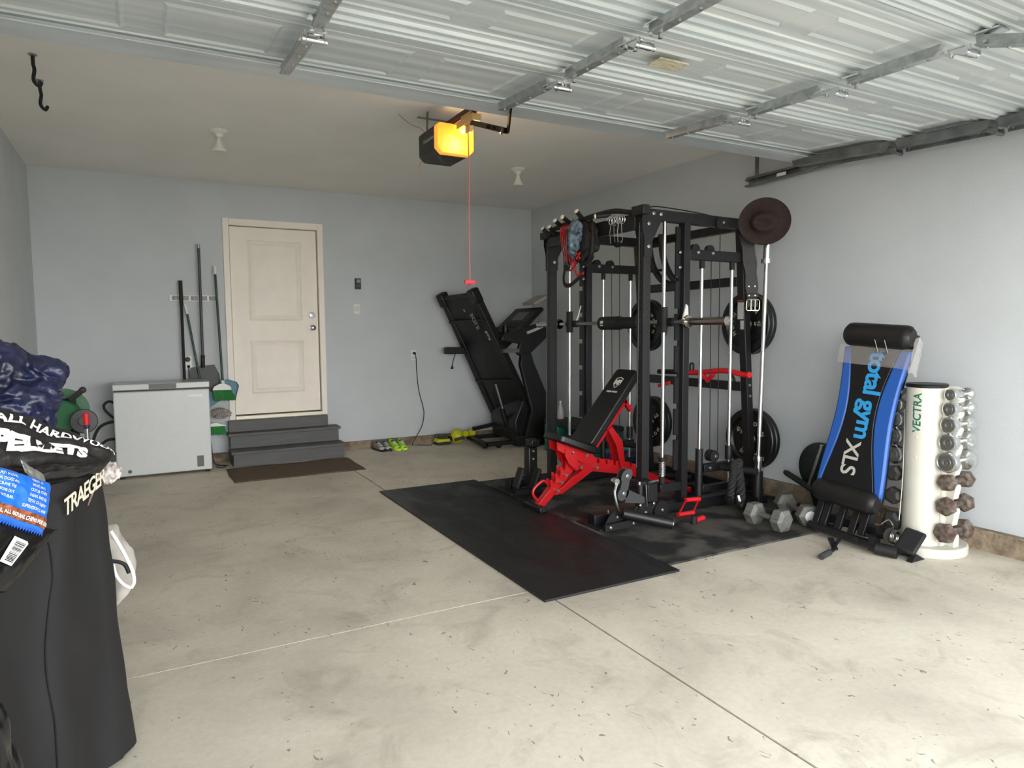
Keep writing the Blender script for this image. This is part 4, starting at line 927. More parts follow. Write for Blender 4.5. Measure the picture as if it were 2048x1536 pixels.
put_text(b, 'SOLE', Dk(0.20,0.26,0.0165+0.03), dN, wv, 0.085, shear=0.3); put_text(b, 'S3', Dk(0.325,0.20,0.018), -wv, -dN, 0.14, bold=0.006)
b.mi = 1; b.hull([Dk(0.12,0.5,0.017),Dk(0.19,0.42,0.017),Dk(0.19,0.36,0.017),Dk(0.12,0.46,0.017),Dk(0.12,0.5,0.018),Dk(0.19,0.42,0.018),Dk(0.19,0.36,0.018),Dk(0.12,0.46,0.018)], MB.Q)
obj('deck_lettering', b, [mat('light_print', (170,170,168), 0.6), mat('yellow_print', (190,170,50), 0.6)], tm)
b = MB(); b.bar((2.97,7.02,1.045),(3.25,7.02,1.04),0.05,0.075,(0,1,0)); obj('latch_bar', b, TB, tm, bev=0.006)
b = MB(); b.tube(smooth_path([(3.10,7.0,1.03),(3.06,6.98,0.95),(3.04,6.98,0.88)]), 0.005, 6); b.lathe([(0.006,0),(0.014,-0.02),(0.016,-0.04),(0,-0.042)], (3.04,6.98,0.88), n=10); obj('power_plug', b, PLASTIC, tm)
b = MB(); b.cyl((3.40,6.62,0.68),(3.50,6.62,0.36), 0.014); obj('gas_strut', b, STEEL, tm)
b = MB(); b.tube([(3.47,6.62,0.40),(3.54,6.62,0.20)], 0.03, 12); obj('strut_body', b, TB, tm)
# uprights
for y in (6.38, 7.02):
    b = MB(); b.prism([(3.62,0.10),(3.98,0.10),(4.0,0.22),(3.97,0.40),(3.73,0.92),(3.70,1.02),(3.58,1.02),(3.56,0.90),(3.70,0.40)], lambda a, q, t: Vector((a, t, q)), y-0.03, y+0.03); obj('upright', b, TB, tm, bev=0.012)
    b = MB(); b.prism([(3.33,1.16),(3.36,1.22),(3.62,1.30),(3.90,1.36),(3.96,1.30),(3.94,1.22),(3.70,1.02),(3.62,0.95),(3.52,1.02),(3.56,1.12)], lambda a, q, t: Vector((a, t, q)), y-0.025, y+0.025); obj('handle_arm', b, TB, tm, bev=0.012)
b = MB(); b.tube(smooth_path([(3.64,6.345,1.235),(3.74,6.34,1.27),(3.84,6.345,1.31)]), 0.016, 8); obj('handle_trim', b, mat('light_grey_trim', (196,196,192), 0.5), tm)
b = MB(); b.box(3.37, 3.55, 6.35, 6.41, 1.03, 1.07); obj('sensor_bar', b, mat('mid_grey_plastic', (96,94,92), 0.5), tm)
# motor hood
b = MB(); b.prism([(3.55,0.06),(3.98,0.06),(3.97,0.24),(3.88,0.42),(3.74,0.56),(3.62,0.50),(3.52,0.28)], lambda a, q, t: Vector((a, t, q)), 6.42, 7.0); obj('motor_hood', b, mat('motor_hood', (16,16,17), 0.4), tm, bev=0.02)
# console
c0 = Vector((3.72,6.70,1.36)); R_ = Matrix.Rotation(-0.72, 3, 'Y')
b = MB(); b.obox(c0, (0.44,0.60,0.05), R_); obj('console', b, TB, tm, bev=0.02)
b = MB(); b.obox(c0 + R_@Vector((0.06,-0.02,0.027)), (0.14,0.26,0.004), R_); obj('display', b, mat('dim_screen', (88,84,80), 0.3, rgb2=(50,48,46), scale=30), tm)
b = MB()
for k in range(5): b.obox(c0 + R_@Vector((-0.05-0.025*k,-0.02,0.027)), (0.008,0.30,0.006), R_)
obj_split('console_vent', b, mat('console_slats', (66,42,36), 0.5), tm)
b = MB(); b.lathe([(0.03,0),(0.036,0.07),(0.03,0.10),(0.026,0.10),(0.026,0.02)], (3.46,6.50,1.22), (0,0,1), 14); obj('cup_holder', b, PLASTIC, tm)
b = MB(); b.box(3.17, 3.55, 6.42, 6.48, 0.03, 0.075); b.box(3.22, 3.95, 6.95, 7.01, 0.03, 0.075); b.hull([(3.15,6.42,0.03),(3.21,6.42,0.03),(3.28,7.01,0.03),(3.22,7.01,0.03),(3.15,6.42,0.075),(3.21,6.42,0.075),(3.28,7.01,0.075),(3.22,7.01,0.075)], MB.Q); b.box(3.52, 4.0, 6.36, 6.50, 0.015, 0.125); obj('base_frame', b, TB, tm, bev=0.008)
b = MB(); b.bar((3.25,6.90,0.16),(3.60,6.92,0.20),0.04,0.04); obj('lift_arm', b, TB, tm)
for x, y in ((3.34,6.45),(3.20,6.50)):
    b = MB(); b.lathe([(0.01,-0.02),(0.032,-0.018),(0.035,0),(0.032,0.018),(0.01,0.02)], (x,y,0.036), (0,1,0), 18); obj('wheel', b, PLASTIC, tm)
b = MB(); b.tube(smooth_path([(3.90,6.36,1.30),(3.92,6.34,1.20),(3.90,6.34,1.05)]), 0.004, 6); b.cyl((3.90,6.34,1.05),(3.90,6.34,0.88),0.013); obj('safety_key', b, PLASTIC, tm)
t = thing('open_book', 'white paperback lying on top of the treadmill console', 'book', (3.88,6.62,1.56))
b = MB(); RB = Matrix.Rotation(-0.45, 3, 'Y'); b.obox((3.91,6.62,1.60), (0.20,0.26,0.022), RB); obj('pages', b, mat('book_paper', (176,172,166), 0.8), t)
b = MB(); b.obox(Vector((3.91,6.62,1.60))+RB@Vector((0,0,0.013)), (0.205,0.265,0.003), RB); b.obox(Vector((3.91,6.62,1.60))-RB@Vector((0,0,0.013)), (0.205,0.265,0.003), RB); obj_split('cover', b, mat('book_cover', (160,158,156), 0.6), t)

# ================================================================ incline board machine (folded) by the right wall
tg = thing('incline_trainer', 'folded black and blue incline exercise board machine leaning on the right wall', 'exercise machine', (3.72, 2.53, 0))
BLUE = mat('blue_vinyl', (38,90,172), 0.35); BVIN = mat('black_board_vinyl', (16,16,18), 0.4, bump=0.06, bscale=200)
# board frame: u along the width (from wall-far to near camera), w up the board
TGb, TGt = Vector((3.67,2.565,0.20)), Vector((3.865,2.495,1.268))
wl = (TGt-TGb).normalized(); wu = Vector((0,-1,0)); wu = (wu-wl*wu.dot(wl)).normalized(); wn = wu.cross(wl); 
if wn.x > 0: wn = -wn
LB = (TGt-TGb).length
def Bd(a, u, h): return TGb + wl*a + wu*u + wn*h
def hw(a): k = a/LB; return 0.196 + 0.018*math.cos((k-0.05)*2*PI)+0.006*k
b = MB()
cols = 12; rows = 30
def slab(a0, a1, f0, f1, h0, h1, m, name, bev=0.01):
    b = MB(); A = []
    n = 24; lo = []; hi = []
    for i in range(n+1):
        a = a0+(a1-a0)*i/n; lo.append((a, f0(a))); hi.append((a, f1(a)))
    b.prism(lo + hi[::-1], lambda a, u, t: Bd(a, u, t), h0, h1)
    return obj(name, b, m, tg, bev=bev)
slab(0.03, LB-0.03, lambda a: -hw(a)+0.012, lambda a: hw(a)-0.012, -0.03, 0.0, BLACK, 'board_panel', 0.004)
cv = lambda a: 0.050 + 0.060*math.sin(max(0,min(1,(a-0.05)/(LB-0.10)))*PI)**1.0 - 0.02*(1-a/LB)
slab(0.10, LB-0.13, lambda a: -hw(a), lambda a: -hw(a)+cv(a)*0.75, 0.0, 0.035, BLUE, 'blue_side_panel', 0.012)
slab(0.10, LB-0.13, lambda a: hw(a)-cv(a), lambda a: hw(a), 0.0, 0.035, BLUE, 'blue_side_panel', 0.012)
slab(0.08, LB-0.12, lambda a: -hw(a)+cv(a)*0.75, lambda a: hw(a)-cv(a), 0.0, 0.036, BVIN, 'centre_pad', 0.003)
def bolster(a0, w, r, name, ry=None):
    b = MB(); pts = []; k = 6
    n = 20; R = []
    for i in range(n+1):
        u = -w+2*w*i/n; e = min(1, (w-abs(u))/0.05); s = math.sqrt(max(0.0, 1-(1-e)**2))*0.35+0.65 if e < 1 else 1.0
        R.append(b.ring(Bd(a0, u, 0.035), (r*s), wu, 20, wl, (ry or r)*s))
    b.skin(R); return obj(name, b, mat('bolster_vinyl', (24,23,23), 0.42, bump=0.25, bscale=25), tg)
bolster(LB-0.055, 0.208, 0.072, 'head_roll', 0.055); bolster(0.065, 0.205, 0.066, 'foot_roll', 0.055)
b = MB(); put_text(b, 'total gym', Bd(0.66, -0.005, 0.0368), -wl, -wu if False else wu, 0.20, 0.0004, bold=0.006, space=0.92)
b.bm.free(); b = MB(); put_text(b, 'total gym', Bd(0.675, 0.025, 0.0372), -wl, wu, 0.150, 0.0004, bold=0.004, space=0.93); obj('board_lettering', b, mat('sky_blue_print', (48,152,214), 0.5), tg, label='light blue lettering total gym')
b = MB(); put_text(b, 'XLS', Bd(0.295, -0.02, 0.0372), -wl, wu, 0.135, 0.0004, bold=0.002, space=0.9); obj('board_lettering', b, mat('silver_print', (190,186,178), 0.5), tg, label='silver lettering XLS')
FILM = mat('stretch_film', (205,200,196), 0.22, bump=0.9, bscale=14, alpha=0.30, stretch=(1,1,5))
b = MB(); b.grid(lambda u, v: Bd(LB-0.235+0.115*v, (u-0.5)*0.462, (0.039+0.008*abs(fbm(Vector((u*8,v*9,0)),1,3)))), 40, 20); obj('plastic_wrap', b, FILM, tg)
b = MB(); b.grid(lambda u, v: Bd(LB-0.26+0.20*v+0.012*math.sin(9*u), 0.230+0.022*math.sin(PI*u)+0.01*fbm(Vector((u*5,v*5,2)),1,3), 0.05-0.07*u), 16, 20); obj('plastic_wrap', b, FILM, tg)
b = MB()
for du in (0.025, 0.085): b.cyl(Bd(LB-0.155, du+0.012, 0.062), Bd(LB-0.085, du+0.0, 0.100), 0.0022, n=6)
b.cyl(Bd(LB-0.155, 0.037, 0.062), Bd(LB-0.155, 0.097, 0.062), 0.0022, n=6); obj('wire_clip', b, CHROME, tg)
# rails and lower frame
for u in (-0.125, 0.125):
    b = MB(); b.bar(Bd(-0.14,u,-0.06), Bd(LB-0.1,u,-0.06), 0.03, 0.05, wu); obj('rail', b, STEEL, tg)
for u, h in ((-0.10, 0.05), (0.0, 0.04), (0.09, 0.05), (-0.15, 0.0), (0.15,0.0)):
    b = MB(); b.bar(Vector((3.62+0.0, 2.585-u, 0.065)), Vector((3.70, 2.585-u, 0.235)), 0.042, 0.022, (0,1,0)); obj('frame_slat', b, BLACK, tg, bev=0.003)
b = MB(); b.cyl((3.60,2.76,0.055),(3.57,2.30,0.045), 0.026); b.box(3.55,3.60,2.30,2.34,0.02,0.10); obj('base_tube', b, BLACK, tg)
b = MB(); b.cyl((3.56,2.42,0.052),(3.545,2.42,0.052), 0.018); obj('tube_hole', b, BLACKM, tg)
b = MB(); b.bar((3.70,2.75,0.10),(3.68,2.30,0.10),0.05,0.05); b.bar((3.64,2.75,0.025),(3.80,2.75,0.025),0.05,0.03,(0,1,0)); obj('base_frame', b, BLACK, tg, bev=0.004)
b = MB(); b.cyl((3.56,2.30,0.04),(3.60,2.20,0.035), 0.034, n=18); b.cyl((3.66,2.24,0.04),(3.70,2.16,0.038),0.034); obj_split('foot_cap', b, RUBBER, tg)
b = MB(); b.lathe([(0.01,-0.03),(0.042,-0.03),(0.034,0),(0.042,0.03),(0.01,0.03)], (3.60,2.27,0.125), (-0.3,-1,0), 22); obj('cable_pulley', b, PLASTIC, tg)
b = MB(); 
for k in range(3): b.tube([(3.615+0.034*math.cos(a)*0.9, 2.235-0.008*k, 0.112+0.036*math.sin(a)) for a in [2*PI*i/20 for i in range(20)]], 0.003, 6, closed=True)
b.tube(smooth_path([(3.60,2.30,0.17),(3.62,2.27,0.20),(3.63,2.25,0.17),(3.61,2.24,0.15)]), 0.004, 6); obj('cable_clip', b, mat('brass_clip', (150,146,138), 0.25, 1.0), tg)
b = MB(); b.tube(smooth_path([(3.66,2.235,0.20),(3.735,2.27,0.42),(3.80,2.31,0.68),(3.83,2.33,0.80)]), 0.0022, 6); obj('thin_cable', b, mat('white_cable', (206,202,190), 0.5), tg)
wing = MB(); RW = Matrix.Rotation(-0.72, 3, 'Y') @ Matrix.Rotation(0.2, 3, 'X'); wing.obox((3.655,2.165,0.10), (0.15,0.11,0.030), RW); obj('padded_wing', wing, RUBBER, tg, bev=0.012)
b = MB(); b.prism([(3.60,0.002),(3.72,0.002),(3.64,0.045)], lambda a, q, t: Vector((a, t, q)), 2.12, 2.15); obj('wing_bracket', b, BLACKM, tg)
t = thing('crank_handle', 'black foam-grip handle lying on the concrete in front of the incline board', 'handle', (3.36, 2.40, 0))
b = MB(); b.cyl((3.225,2.395,0.018),(3.33,2.42,0.020), 0.017); obj('grip', b, mat('foam_grip', (50,50,52), 0.8), t, bev=0.004)
b = MB(); b.tube(smooth_path([(3.33,2.42,0.020),(3.40,2.44,0.022),(3.45,2.47,0.03),(3.50,2.48,0.05)]), 0.010, 8); b.bar((3.42,2.45,0.012),(3.47,2.52,0.05),0.03,0.012); obj('bent_rod', b, BLACK, t)
# attachments behind: plate with chrome bar, and black handle
t = thing('round_weight', 'round dark plate with a bright chrome rod standing by the right wall behind the board', 'weight plate', (4.06,3.08,0.0))
b = MB(); b.lathe([(0.02,-0.012),(0.165,-0.012),(0.17,-0.006),(0.17,0.012),(0.15,0.016),(0.02,0.014)], (4.09,3.06,0.31), (-1,0.0,0.06), 44); obj('plate', b, mat('dark_green_iron', (20,32,28), 0.35), t)
b = MB(); b.cyl((4.045,3.13,0.14),(4.055,3.03,0.47), 0.012); obj('rod', b, CHROME, t)
b = MB(); b.bar((4.08,3.04,0.0),(4.08,3.10,0.145),0.04,0.05); obj('stand', b, BLACKM, t)
o = MB(); o.tube([(4.05,3.33,0.235),(4.05,3.31,0.228),(4.05,3.10,0.155),(4.05,3.03,0.13)], [0.012,0.020,0.022,0.018], 12); o = obj('foam_handle', o, mat('olive_black_foam', (30,32,26), 0.8)); tag(o, 'dark foam-covered arm sticking out from behind the round plate', 'handle')
o['label'] = 'dark foam-covered bar leaning low against the right wall beside the round plate'
# ================================================================ dumbbell tower by the right wall
CREAM = mat('cream_enamel', (206,203,190), 0.35, var=0.04, scale=8)
TX, TY = 3.885, 2.225
tw = thing('dumbbell_tower', 'white rounded dumbbell tower with rows of dumbbells along both sides, by the right wall', 'dumbbell rack', (TX, TY, 0))
b = MB(); b.lathe([(0.098,0.05),(0.098,0.935)], (3.855,TY,0), n=48); obj('column', b, CREAM, tw)
b = MB(); b.lathe([(0.098,0.936),(0.104,0.938),(0.106,0.948),(0.100,0.956),(0.0,0.957)], (3.855,TY,0), n=48); obj('top_cap', b, PLASTIC, tw)
b = MB(); N_ = 40
b.prism([(3.915+0.205*math.cos(2*PI*i/N_), TY+0.20*math.sin(2*PI*i/N_)) for i in range(N_)], lambda a, q, t: Vector((a, q, t)), 0.0, 0.055); obj('base', b, CREAM, tw, bev=0.008)
DZ = [0.900, 0.822, 0.735, 0.640, 0.532, 0.420, 0.288, 0.140]
for sg in (-1, 1):
    pl = [(0.05, 0.055), (0.165, 0.055)]
    for z in reversed(DZ):
        pl += [(0.165, z-0.030), (0.160, z-0.016), (0.132, z-0.014), (0.120, z+0.004), (0.124, z+0.030), (0.152, z+0.034)]
    pl += [(0.130, 0.945), (0.05, 0.945)]
    b = MB(); b.prism([(TY+sg*a, z) for a, z in pl], lambda a, q, t: Vector((t, a, q)), 3.885, 3.935); obj('side_cradle', b, CREAM, tw, bev=0.004)
    b = MB(); b.prism([(TY+sg*0.05,0.05),(TY+sg*0.115,0.05),(TY+sg*0.105,0.94),(TY+sg*0.05,0.94)], lambda a, q, t: Vector((t, a, q)), 3.85, 3.97); obj('side_cover', b, CREAM, tw, bev=0.01)
    b = MB()
    for z in DZ: pass
    b.bm.free()
def on_col(mb, txt, ang, z, size, up=True, **k):
    t = text_bm(txt, size, 0.0, **k)
    def f(v):   # text runs upwards, glyph tops point to the left of the viewer
        a = ang + v.y/0.113; r = 0.1138+v.z
        return Vector((3.80+r*math.cos(a), TY+r*math.sin(a), z+v.x))
    mb.add(t, f); t.free()
# direction from the column towards the camera is about 210 degrees; left of the viewer is +y
b = MB(); on_col(b, 'VECTRA', -PI+(-0.0)+math.radians(0)-0.0, 0.785, 0.058, shear=0.15, bold=0.001)
b.bm.free(); b = MB()
t_ = text_bm('VECTRA', 0.060, 0.0, shear=0.1, bold=0.0012)
A0 = math.radians(186)
b.add(t_, lambda v: Vector((3.855+0.1000*math.cos(A0-v.y/0.1000), TY+0.1000*math.sin(A0-v.y/0.1000), 0.795+v.x))); t_.free()
obj('lettering', b, mat('green_print', (18,104,88), 0.5), tw)
b = MB(); b.grid(lambda u, v: Vector((3.855+0.0990*math.cos(math.radians(190+16*u)), TY+0.0990*math.sin(math.radians(190+16*u)), 0.105+0.035*v)), 6, 2); obj('rating_label', b, mat('grey_label', (150,158,158), 0.4), tw)
b = MB()
for z in (0.66, 0.55): b.lathe([(0,0.004),(0.006,0.002),(0.007,0)], (3.855+0.098*math.cos(A0), TY+0.098*math.sin(A0), z), (math.cos(A0), math.sin(A0), 0), 10)
bm_screws = b
for z in (0.66, 0.55): pass
obj_split('screw_head', b, CREAM, tw)
DARKC = mat('dark_end_disc', (110,110,106), 0.4, 0.6)
RUST = mat('rusty_iron', (118,114,106), 0.6, 0.3, rgb2=(84,56,44), scale=35, bump=0.3, bscale=150)
def dumbbell_round(R, hl=0.05, gap=0.115):
    t = thing('dumbbell', '', 'dumbbell', (0,0,0), local=True)
    b = MB(); b.tube([(-gap/2-0.005,0,0),(-gap/4,0,0),(0,0,0),(gap/4,0,0),(gap/2+0.005,0,0)], [0.012,0.0145,0.0165,0.0145,0.012], 16); obj('handle', b, CHROME, t)
    for s in (-1, 1):
        b = MB(); c = Vector((s*(gap/2),0,0)); b.lathe([(0.016,-0.004),(R*0.55,0.0),(R*0.96,0.006),(R,0.012),(R,hl-0.01),(R*0.93,hl-0.002),(R*0.80,hl),(R*0.76,hl-0.003),(0.0,hl-0.003)], c, (s,0,0), 32); obj('head', b, CHROME, t)
        b = MB(); c = Vector((s*(gap/2+hl-0.003),0,0)); b.lathe([(R*0.72,0),(R*0.72,0.002),(R*0.48,0.003),(R*0.44,0.006),(R*0.30,0.005),(R*0.2,0.002),(0,0.005)], c, (s,0,0), 28); obj('end_disc', b, DARKC, t)
    return t
def dumbbell_hex(R, hl=0.05, gap=0.12, m=None, txt=None):
    m = m or RUST
    t = thing('hex_dumbbell', '', 'dumbbell', (0,0,0), local=True)
    b = MB(); b.tube([(-gap/2-0.005,0,0),(-gap/4,0,0),(0,0,0),(gap/4,0,0),(gap/2+0.005,0,0)], [0.014,0.016,0.018,0.016,0.014], 16); obj('handle', b, m, t)
    for s in (-1, 1):
        b = MB(); c = Vector((s*gap/2,0,0)); b.lathe([(R*0.62,0),(R,R*0.18),(R,hl-R*0.18),(R*0.62,hl)], c, (s,0,0), 6); o = obj('head', b, m, t, ang=10, bev=0.003)
        if txt:
            for k in range(6):
                if k % 2: continue
                a = math.radians(60*k+30); nrm = Vector((0, math.cos(a), math.sin(a))); 
                b = MB(); put_text(b, txt, c+Vector((s*hl*0.5,0,0))+nrm*(R*0.866+0.0005), (0,-math.sin(a),math.cos(a)), (-s,0,0), 0.042, 0.001, bold=0.001); obj('number', b, mat('dark_cast_number', (50,50,48), 0.7), t)
    return t
RS = [0.034, 0.041, 0.046, 0.050, 0.056, 0.049, 0.053, 0.058]
nm = ['smallest, on the top', 'on the second', 'on the third', 'on the fourth', 'largest round one, on the fifth', 'on the third-lowest', 'on the second-lowest', 'largest, on the bottom']
HEXD = mat('dark_hex_iron', (74,72,68), 0.5, 0.4, var=0.2, scale=30)
for sg, sd in ((-1, 'camera'), (1, 'far')):
    for k in range(8):
        o = dumbbell_round(RS[k], 0.040+0.012*k/4, 0.118) if k < 5 else dumbbell_hex(RS[k], 0.052, 0.125, RUST if sg < 0 else HEXD)
        o.location = (3.912, TY+sg*0.148, DZ[k]+0.004); o['group'] = 'dumbbells on the tower'
        if k >= 5: o.rotation_euler = (0.5*k, 0, 0)
        kind = 'chrome round' if k < 5 else ('rusty hex' if sg < 0 else 'dark hex')
        lv = nm[k].replace('smallest, ', '').replace('largest round one, ', '').replace('largest, ', '')
        o['label'] = f'{kind} dumbbell {lv} level of the tower, {"right side" if sg < 0 else "left side behind the blue board"}'
# heavy hex dumbbells on the mat
def heavy(p, q, R, hl, txt, lab, roll=0.0, sticker=False):
    p = Vector(p); q = Vector(q); d = (q-p).normalized(); L = (q-p).length
    t = dumbbell_hex(R, hl, L-hl, GREY, txt); t['label'] = lab; t['group'] = 'heavy hex dumbbells on the mat'
    c = (p+q)/2; t.location = c; t.rotation_euler = (0, 0, math.atan2(d.y, d.x))
    M_ = Matrix.Rotation(math.atan2(d.y, d.x), 3, 'Z') @ Matrix.Rotation(roll, 3, 'X'); t.rotation_euler = M_.to_euler()
    if sticker:
        b = MB(); b.lathe([(0.0,0.0012),(0.034,0.001),(0.035,0)], Vector((L/2+hl/2,0,0)), (1,0,0), 24); obj('round_sticker', b, mat('sticker_white', (226,226,222), 0.6), t)
    return t
R_H = 0.076; zc = 0.0125 + R_H*math.cos(PI/6)
h1 = at(1512,1050,2,0.0125); h2 = at(1566,1066,2,0.0125)
heavy((h1.x+0.03,h1.y+0.04,zc), (h2.x+0.03,h2.y+0.04,zc), R_H, 0.085, '25', 'grey hex dumbbell numbered 25 lying on the mat, nearest the camera', PI/6)
h1 = at(1578,1028,2,0.0125); h2 = at(1630,1058,2,0.0125)
heavy((h1.x+0.02,h1.y+0.05,zc), (h2.x+0.03,h2.y+0.08,zc), R_H*0.95, 0.085, '25', 'grey hex dumbbell lying behind, with a white round sticker on its end', PI/6, True)
# ================================================================ freezer
fz = thing('chest_freezer', 'small light grey chest freezer with a flat lid against the back wall', 'freezer', (0.15, 6.92, 0))
FW = mat('freezer_enamel', (206,209,207), 0.32, var=0.02)
b = MB(); b.box(-0.228, 0.528, 6.71, 7.13, 0.022, 0.760); obj('body', b, FW, fz, bev=0.012, seg=3)
b = MB(); b.box(-0.222, 0.522, 6.716, 7.125, 0.7605, 0.772); obj('seal', b, mat('dark_seal', (70,72,72), 0.7), fz)
b = MB(); b.box(-0.232, 0.532, 6.700, 7.135, 0.7725, 0.826); obj('lid', b, mat('freezer_lid', (176,176,174), 0.25), fz, bev=0.008, seg=3)
b = MB(); b.box(-0.224, 0.045, 6.694, 6.6995, 0.778, 0.820); b.box(0.262, 0.524, 6.694, 6.6995, 0.778, 0.820); obj_split('lid_strip', b, FW, fz)
b = MB(); b.box(0.047, 0.260, 6.690, 6.6995, 0.778, 0.820); b.box(0.055, 0.252, 6.684, 6.690, 0.806, 0.816); obj('handle_recess', b, mat('handle_grey', (112,110,106), 0.5), fz)
b = MB(); put_text(b, 'Euhomy', (0.415,6.7095,0.705), (1,0,0), (0,0,1), 0.034, 0.0003, bold=0.0008); obj('brand_lettering', b, mat('white_print_bright', (244,244,242), 0.5), fz)
b = MB(); b.box(0.405, 0.460, 6.706, 6.7095, 0.055, 0.155); obj('control_panel', b, mat('panel_grey', (92,94,92), 0.5), fz, bev=0.003)
b = MB(); b.lathe([(0.016,0),(0.016,0.004),(0,0.005)], (-0.128,6.709,0.065), (0,-1,0), 20); obj('drain_plug', b, mat('plug_grey', (96,96,94), 0.6), fz)
b = MB()
for x in (-0.19, 0.49):
    for y in (6.75, 7.09): b.cyl((x,y,0.0),(x,y,0.022), 0.018)
obj_split('foot', b, PLASTIC, fz)
b = MB(); b.tube(smooth_path([(0.56,7.13,0.20),(0.57,7.08,0.03),(0.60,6.98,0.006),(0.66,6.92,0.006),(0.64,6.83,0.006),(0.58,6.85,0.006),(0.60,6.90,0.012),(0.68,6.88,0.008)]), 0.004, 6)
o = obj('floor_cable', b, PLASTIC); tag(o, 'thin black cord lying on the floor between the freezer and the steps', 'cord')
# ================================================================ tool holder and tools
th = thing('tool_holder', 'white wall-mounted broom and mop holder rail left of the door', 'tool holder', (0.47, 7.19, 1.56))
b = MB(); b.box(0.255, 0.682, 7.185, 7.199, 1.560, 1.622); obj('rail', b, WHITEP, th, bev=0.003)
for k in range(5):
    x = 0.31+0.08*k
    b = MB(); b.box(x-0.030, x+0.030, 7.168, 7.185, 1.570, 1.612); b.cyl((x-0.016,7.166,1.60),(x-0.016,7.166,1.575),0.008); obj('gripper', b, mat('gripper_grey', (150,150,146), 0.5), th, bev=0.002)
def pole(p, q, r, m, name, lab, parts):
    t = thing(name, lab, 'broom' if 'broom' in name else name.split('_')[-1], q, 'cleaning tools left of the door')
    b = MB(); b.cyl(p, q, r, n=12); obj('pole', b, m, t)
    for (nm_, mb, mm) in parts: obj(nm_, mb, mm, t)
    return t
DG = mat('dark_green_pole', (24,62,38), 0.4); BRG = mat('green_bristles', (34,122,52), 0.8, var=0.4, scale=40, stretch=(6,6,1))
TEAL = mat('teal_plastic', (28,104,122), 0.4)
yw = 7.14
b = MB(); b.cyl((0.354,yw,1.752),(0.354,yw,1.52), 0.0165); 
pole((0.354,yw,1.54), (0.350,yw,0.03), 0.013, BLACKM, 'black_rake', 'tall black pole tool hanging leftmost on the wall holder', [('grip', b, RUBBER)])
b = MB(); b.cyl((0.385,7.17,1.535),(0.402,7.165,1.44), 0.013)
pole((0.402,7.165,1.44), (0.55,7.155,0.35), 0.0095, DG, 'green_duster', 'thin dark green pole with a white tip leaning behind the freezer', [('tip', b, WHITEP)])
b = MB(); b.cyl((0.522,yw,2.10),(0.522,yw,2.055), 0.012); hd = MB(); hd.prism([(0.40,0.88),(0.41,0.93),(0.50,0.945),(0.62,0.955),(0.66,0.86),(0.68,0.70),(0.38,0.70)], lambda a, q, t: Vector((a, t, q)), 7.17, 7.176)
fk = MB(); fk.cyl((0.519,yw,1.05),(0.517,yw+0.02,0.93), 0.018)
pole((0.522,yw,2.06), (0.518,yw,1.0), 0.0125, mat('slate_pole', (58,64,68), 0.4), 'snow_shovel', 'tallest grey pole with a flat dark grey blade hanging on the wall holder', [('hang_cap', b, STEEL), ('blade', hd, mat('slate_blade', (84,84,84), 0.6)), ('socket', fk, PLASTIC)])
def bristles(xa, xb, xc, xd, z0, z1, y, seed=0):
    b = MB(); random.seed(seed)
    n = 26
    for i in range(n):
        for j in range(3):
            u = (i+0.3*j)/n; top = Vector((xa+(xb-xa)*u, y+0.012*(j-1), z1)); bot = Vector((xc+(xd-xc)*u+random.uniform(-0.004,0.004), y+0.026*(j-1), z0+random.uniform(0,0.012))); b.bar(top, bot, 0.006, 0.006)
    return b
b = MB(); b.cyl((0.655,yw,1.895),(0.657,yw,1.82), 0.0125)
hd = MB(); hd.prism([(0.585,0.715),(0.60,0.748),(0.65,0.772),(0.70,0.772),(0.745,0.745),(0.755,0.712)], lambda a, q, t: Vector((a, t, q)), 7.06, 7.10); hd.cyl((0.681,7.08,0.765),(0.680,7.09,0.80), 0.017)
br = bristles(0.59,0.75,0.60,0.80,0.605,0.714, 7.08, 1); bg = MB(); bg.box(0.60,0.72,7.065,7.067,0.62,0.712)
pole((0.657,yw,1.82), (0.680,7.09,0.80), 0.011, DG, 'push_broom', 'dark green handled broom with white cap and green bristles hanging nearest the door', [('end_cap', b, WHITEP), ('broom_head', hd, WHITEP), ('bristles', br, BRG), ('bristle_core', bg, mat('grey_bristle', (96,100,96), 0.8))])
def dustpan(c, s, rot, lab):
    c = Vector(c); R = Matrix.Rotation(rot, 3, 'Y'); t = thing('dustpan', lab, 'dustpan', c, 'cleaning tools left of the door')
    P = [(-0.10,-0.09),(0.10,-0.09),(0.085,0.07),(0.05,0.10),(-0.05,0.10),(-0.085,0.07)]
    b = MB(); b.prism([(x*s,z*s) for x, z in P], lambda a, q, t_: c + R@Vector((a, t_, q)), 0.0, 0.004)
    for i in range(2, 6):
        a, d = P[i-1], P[i]; b.bar(c+R@Vector((a[0]*s,-0.012,a[1]*s)), c+R@Vector((d[0]*s,-0.012,d[1]*s)), 0.03, 0.005, (0,1,0))
    obj('pan', b, TEAL, t)
    return t
p = at(458, 778, 1, 7.12); dustpan((p.x,7.125,p.z), 0.85, 0.35, 'teal dustpan hanging by the door casing behind the green broom')
p = at(424, 800, 1, 7.12); dustpan((p.x-0.03,7.125,p.z), 0.75, -0.6, 'lower teal dustpan showing past the edge of the freezer')
p = at(442, 826, 1, 7.08); b = MB(); random.seed(4)
for i in range(90):
    a = random.uniform(0, 2*PI); r = random.uniform(0.02, 0.09); e = Vector((p.x+r*1.1*math.cos(a), 7.10+random.uniform(-0.06,0.05), p.z+0.045*math.sin(a)-0.01)); b.tube(smooth_path([(p.x-0.02,7.09,p.z+0.02), ((p.x+e.x)/2, (7.09+e.y)/2-0.02, (p.z+e.z)/2+0.03), e], 4), 0.006, 5)
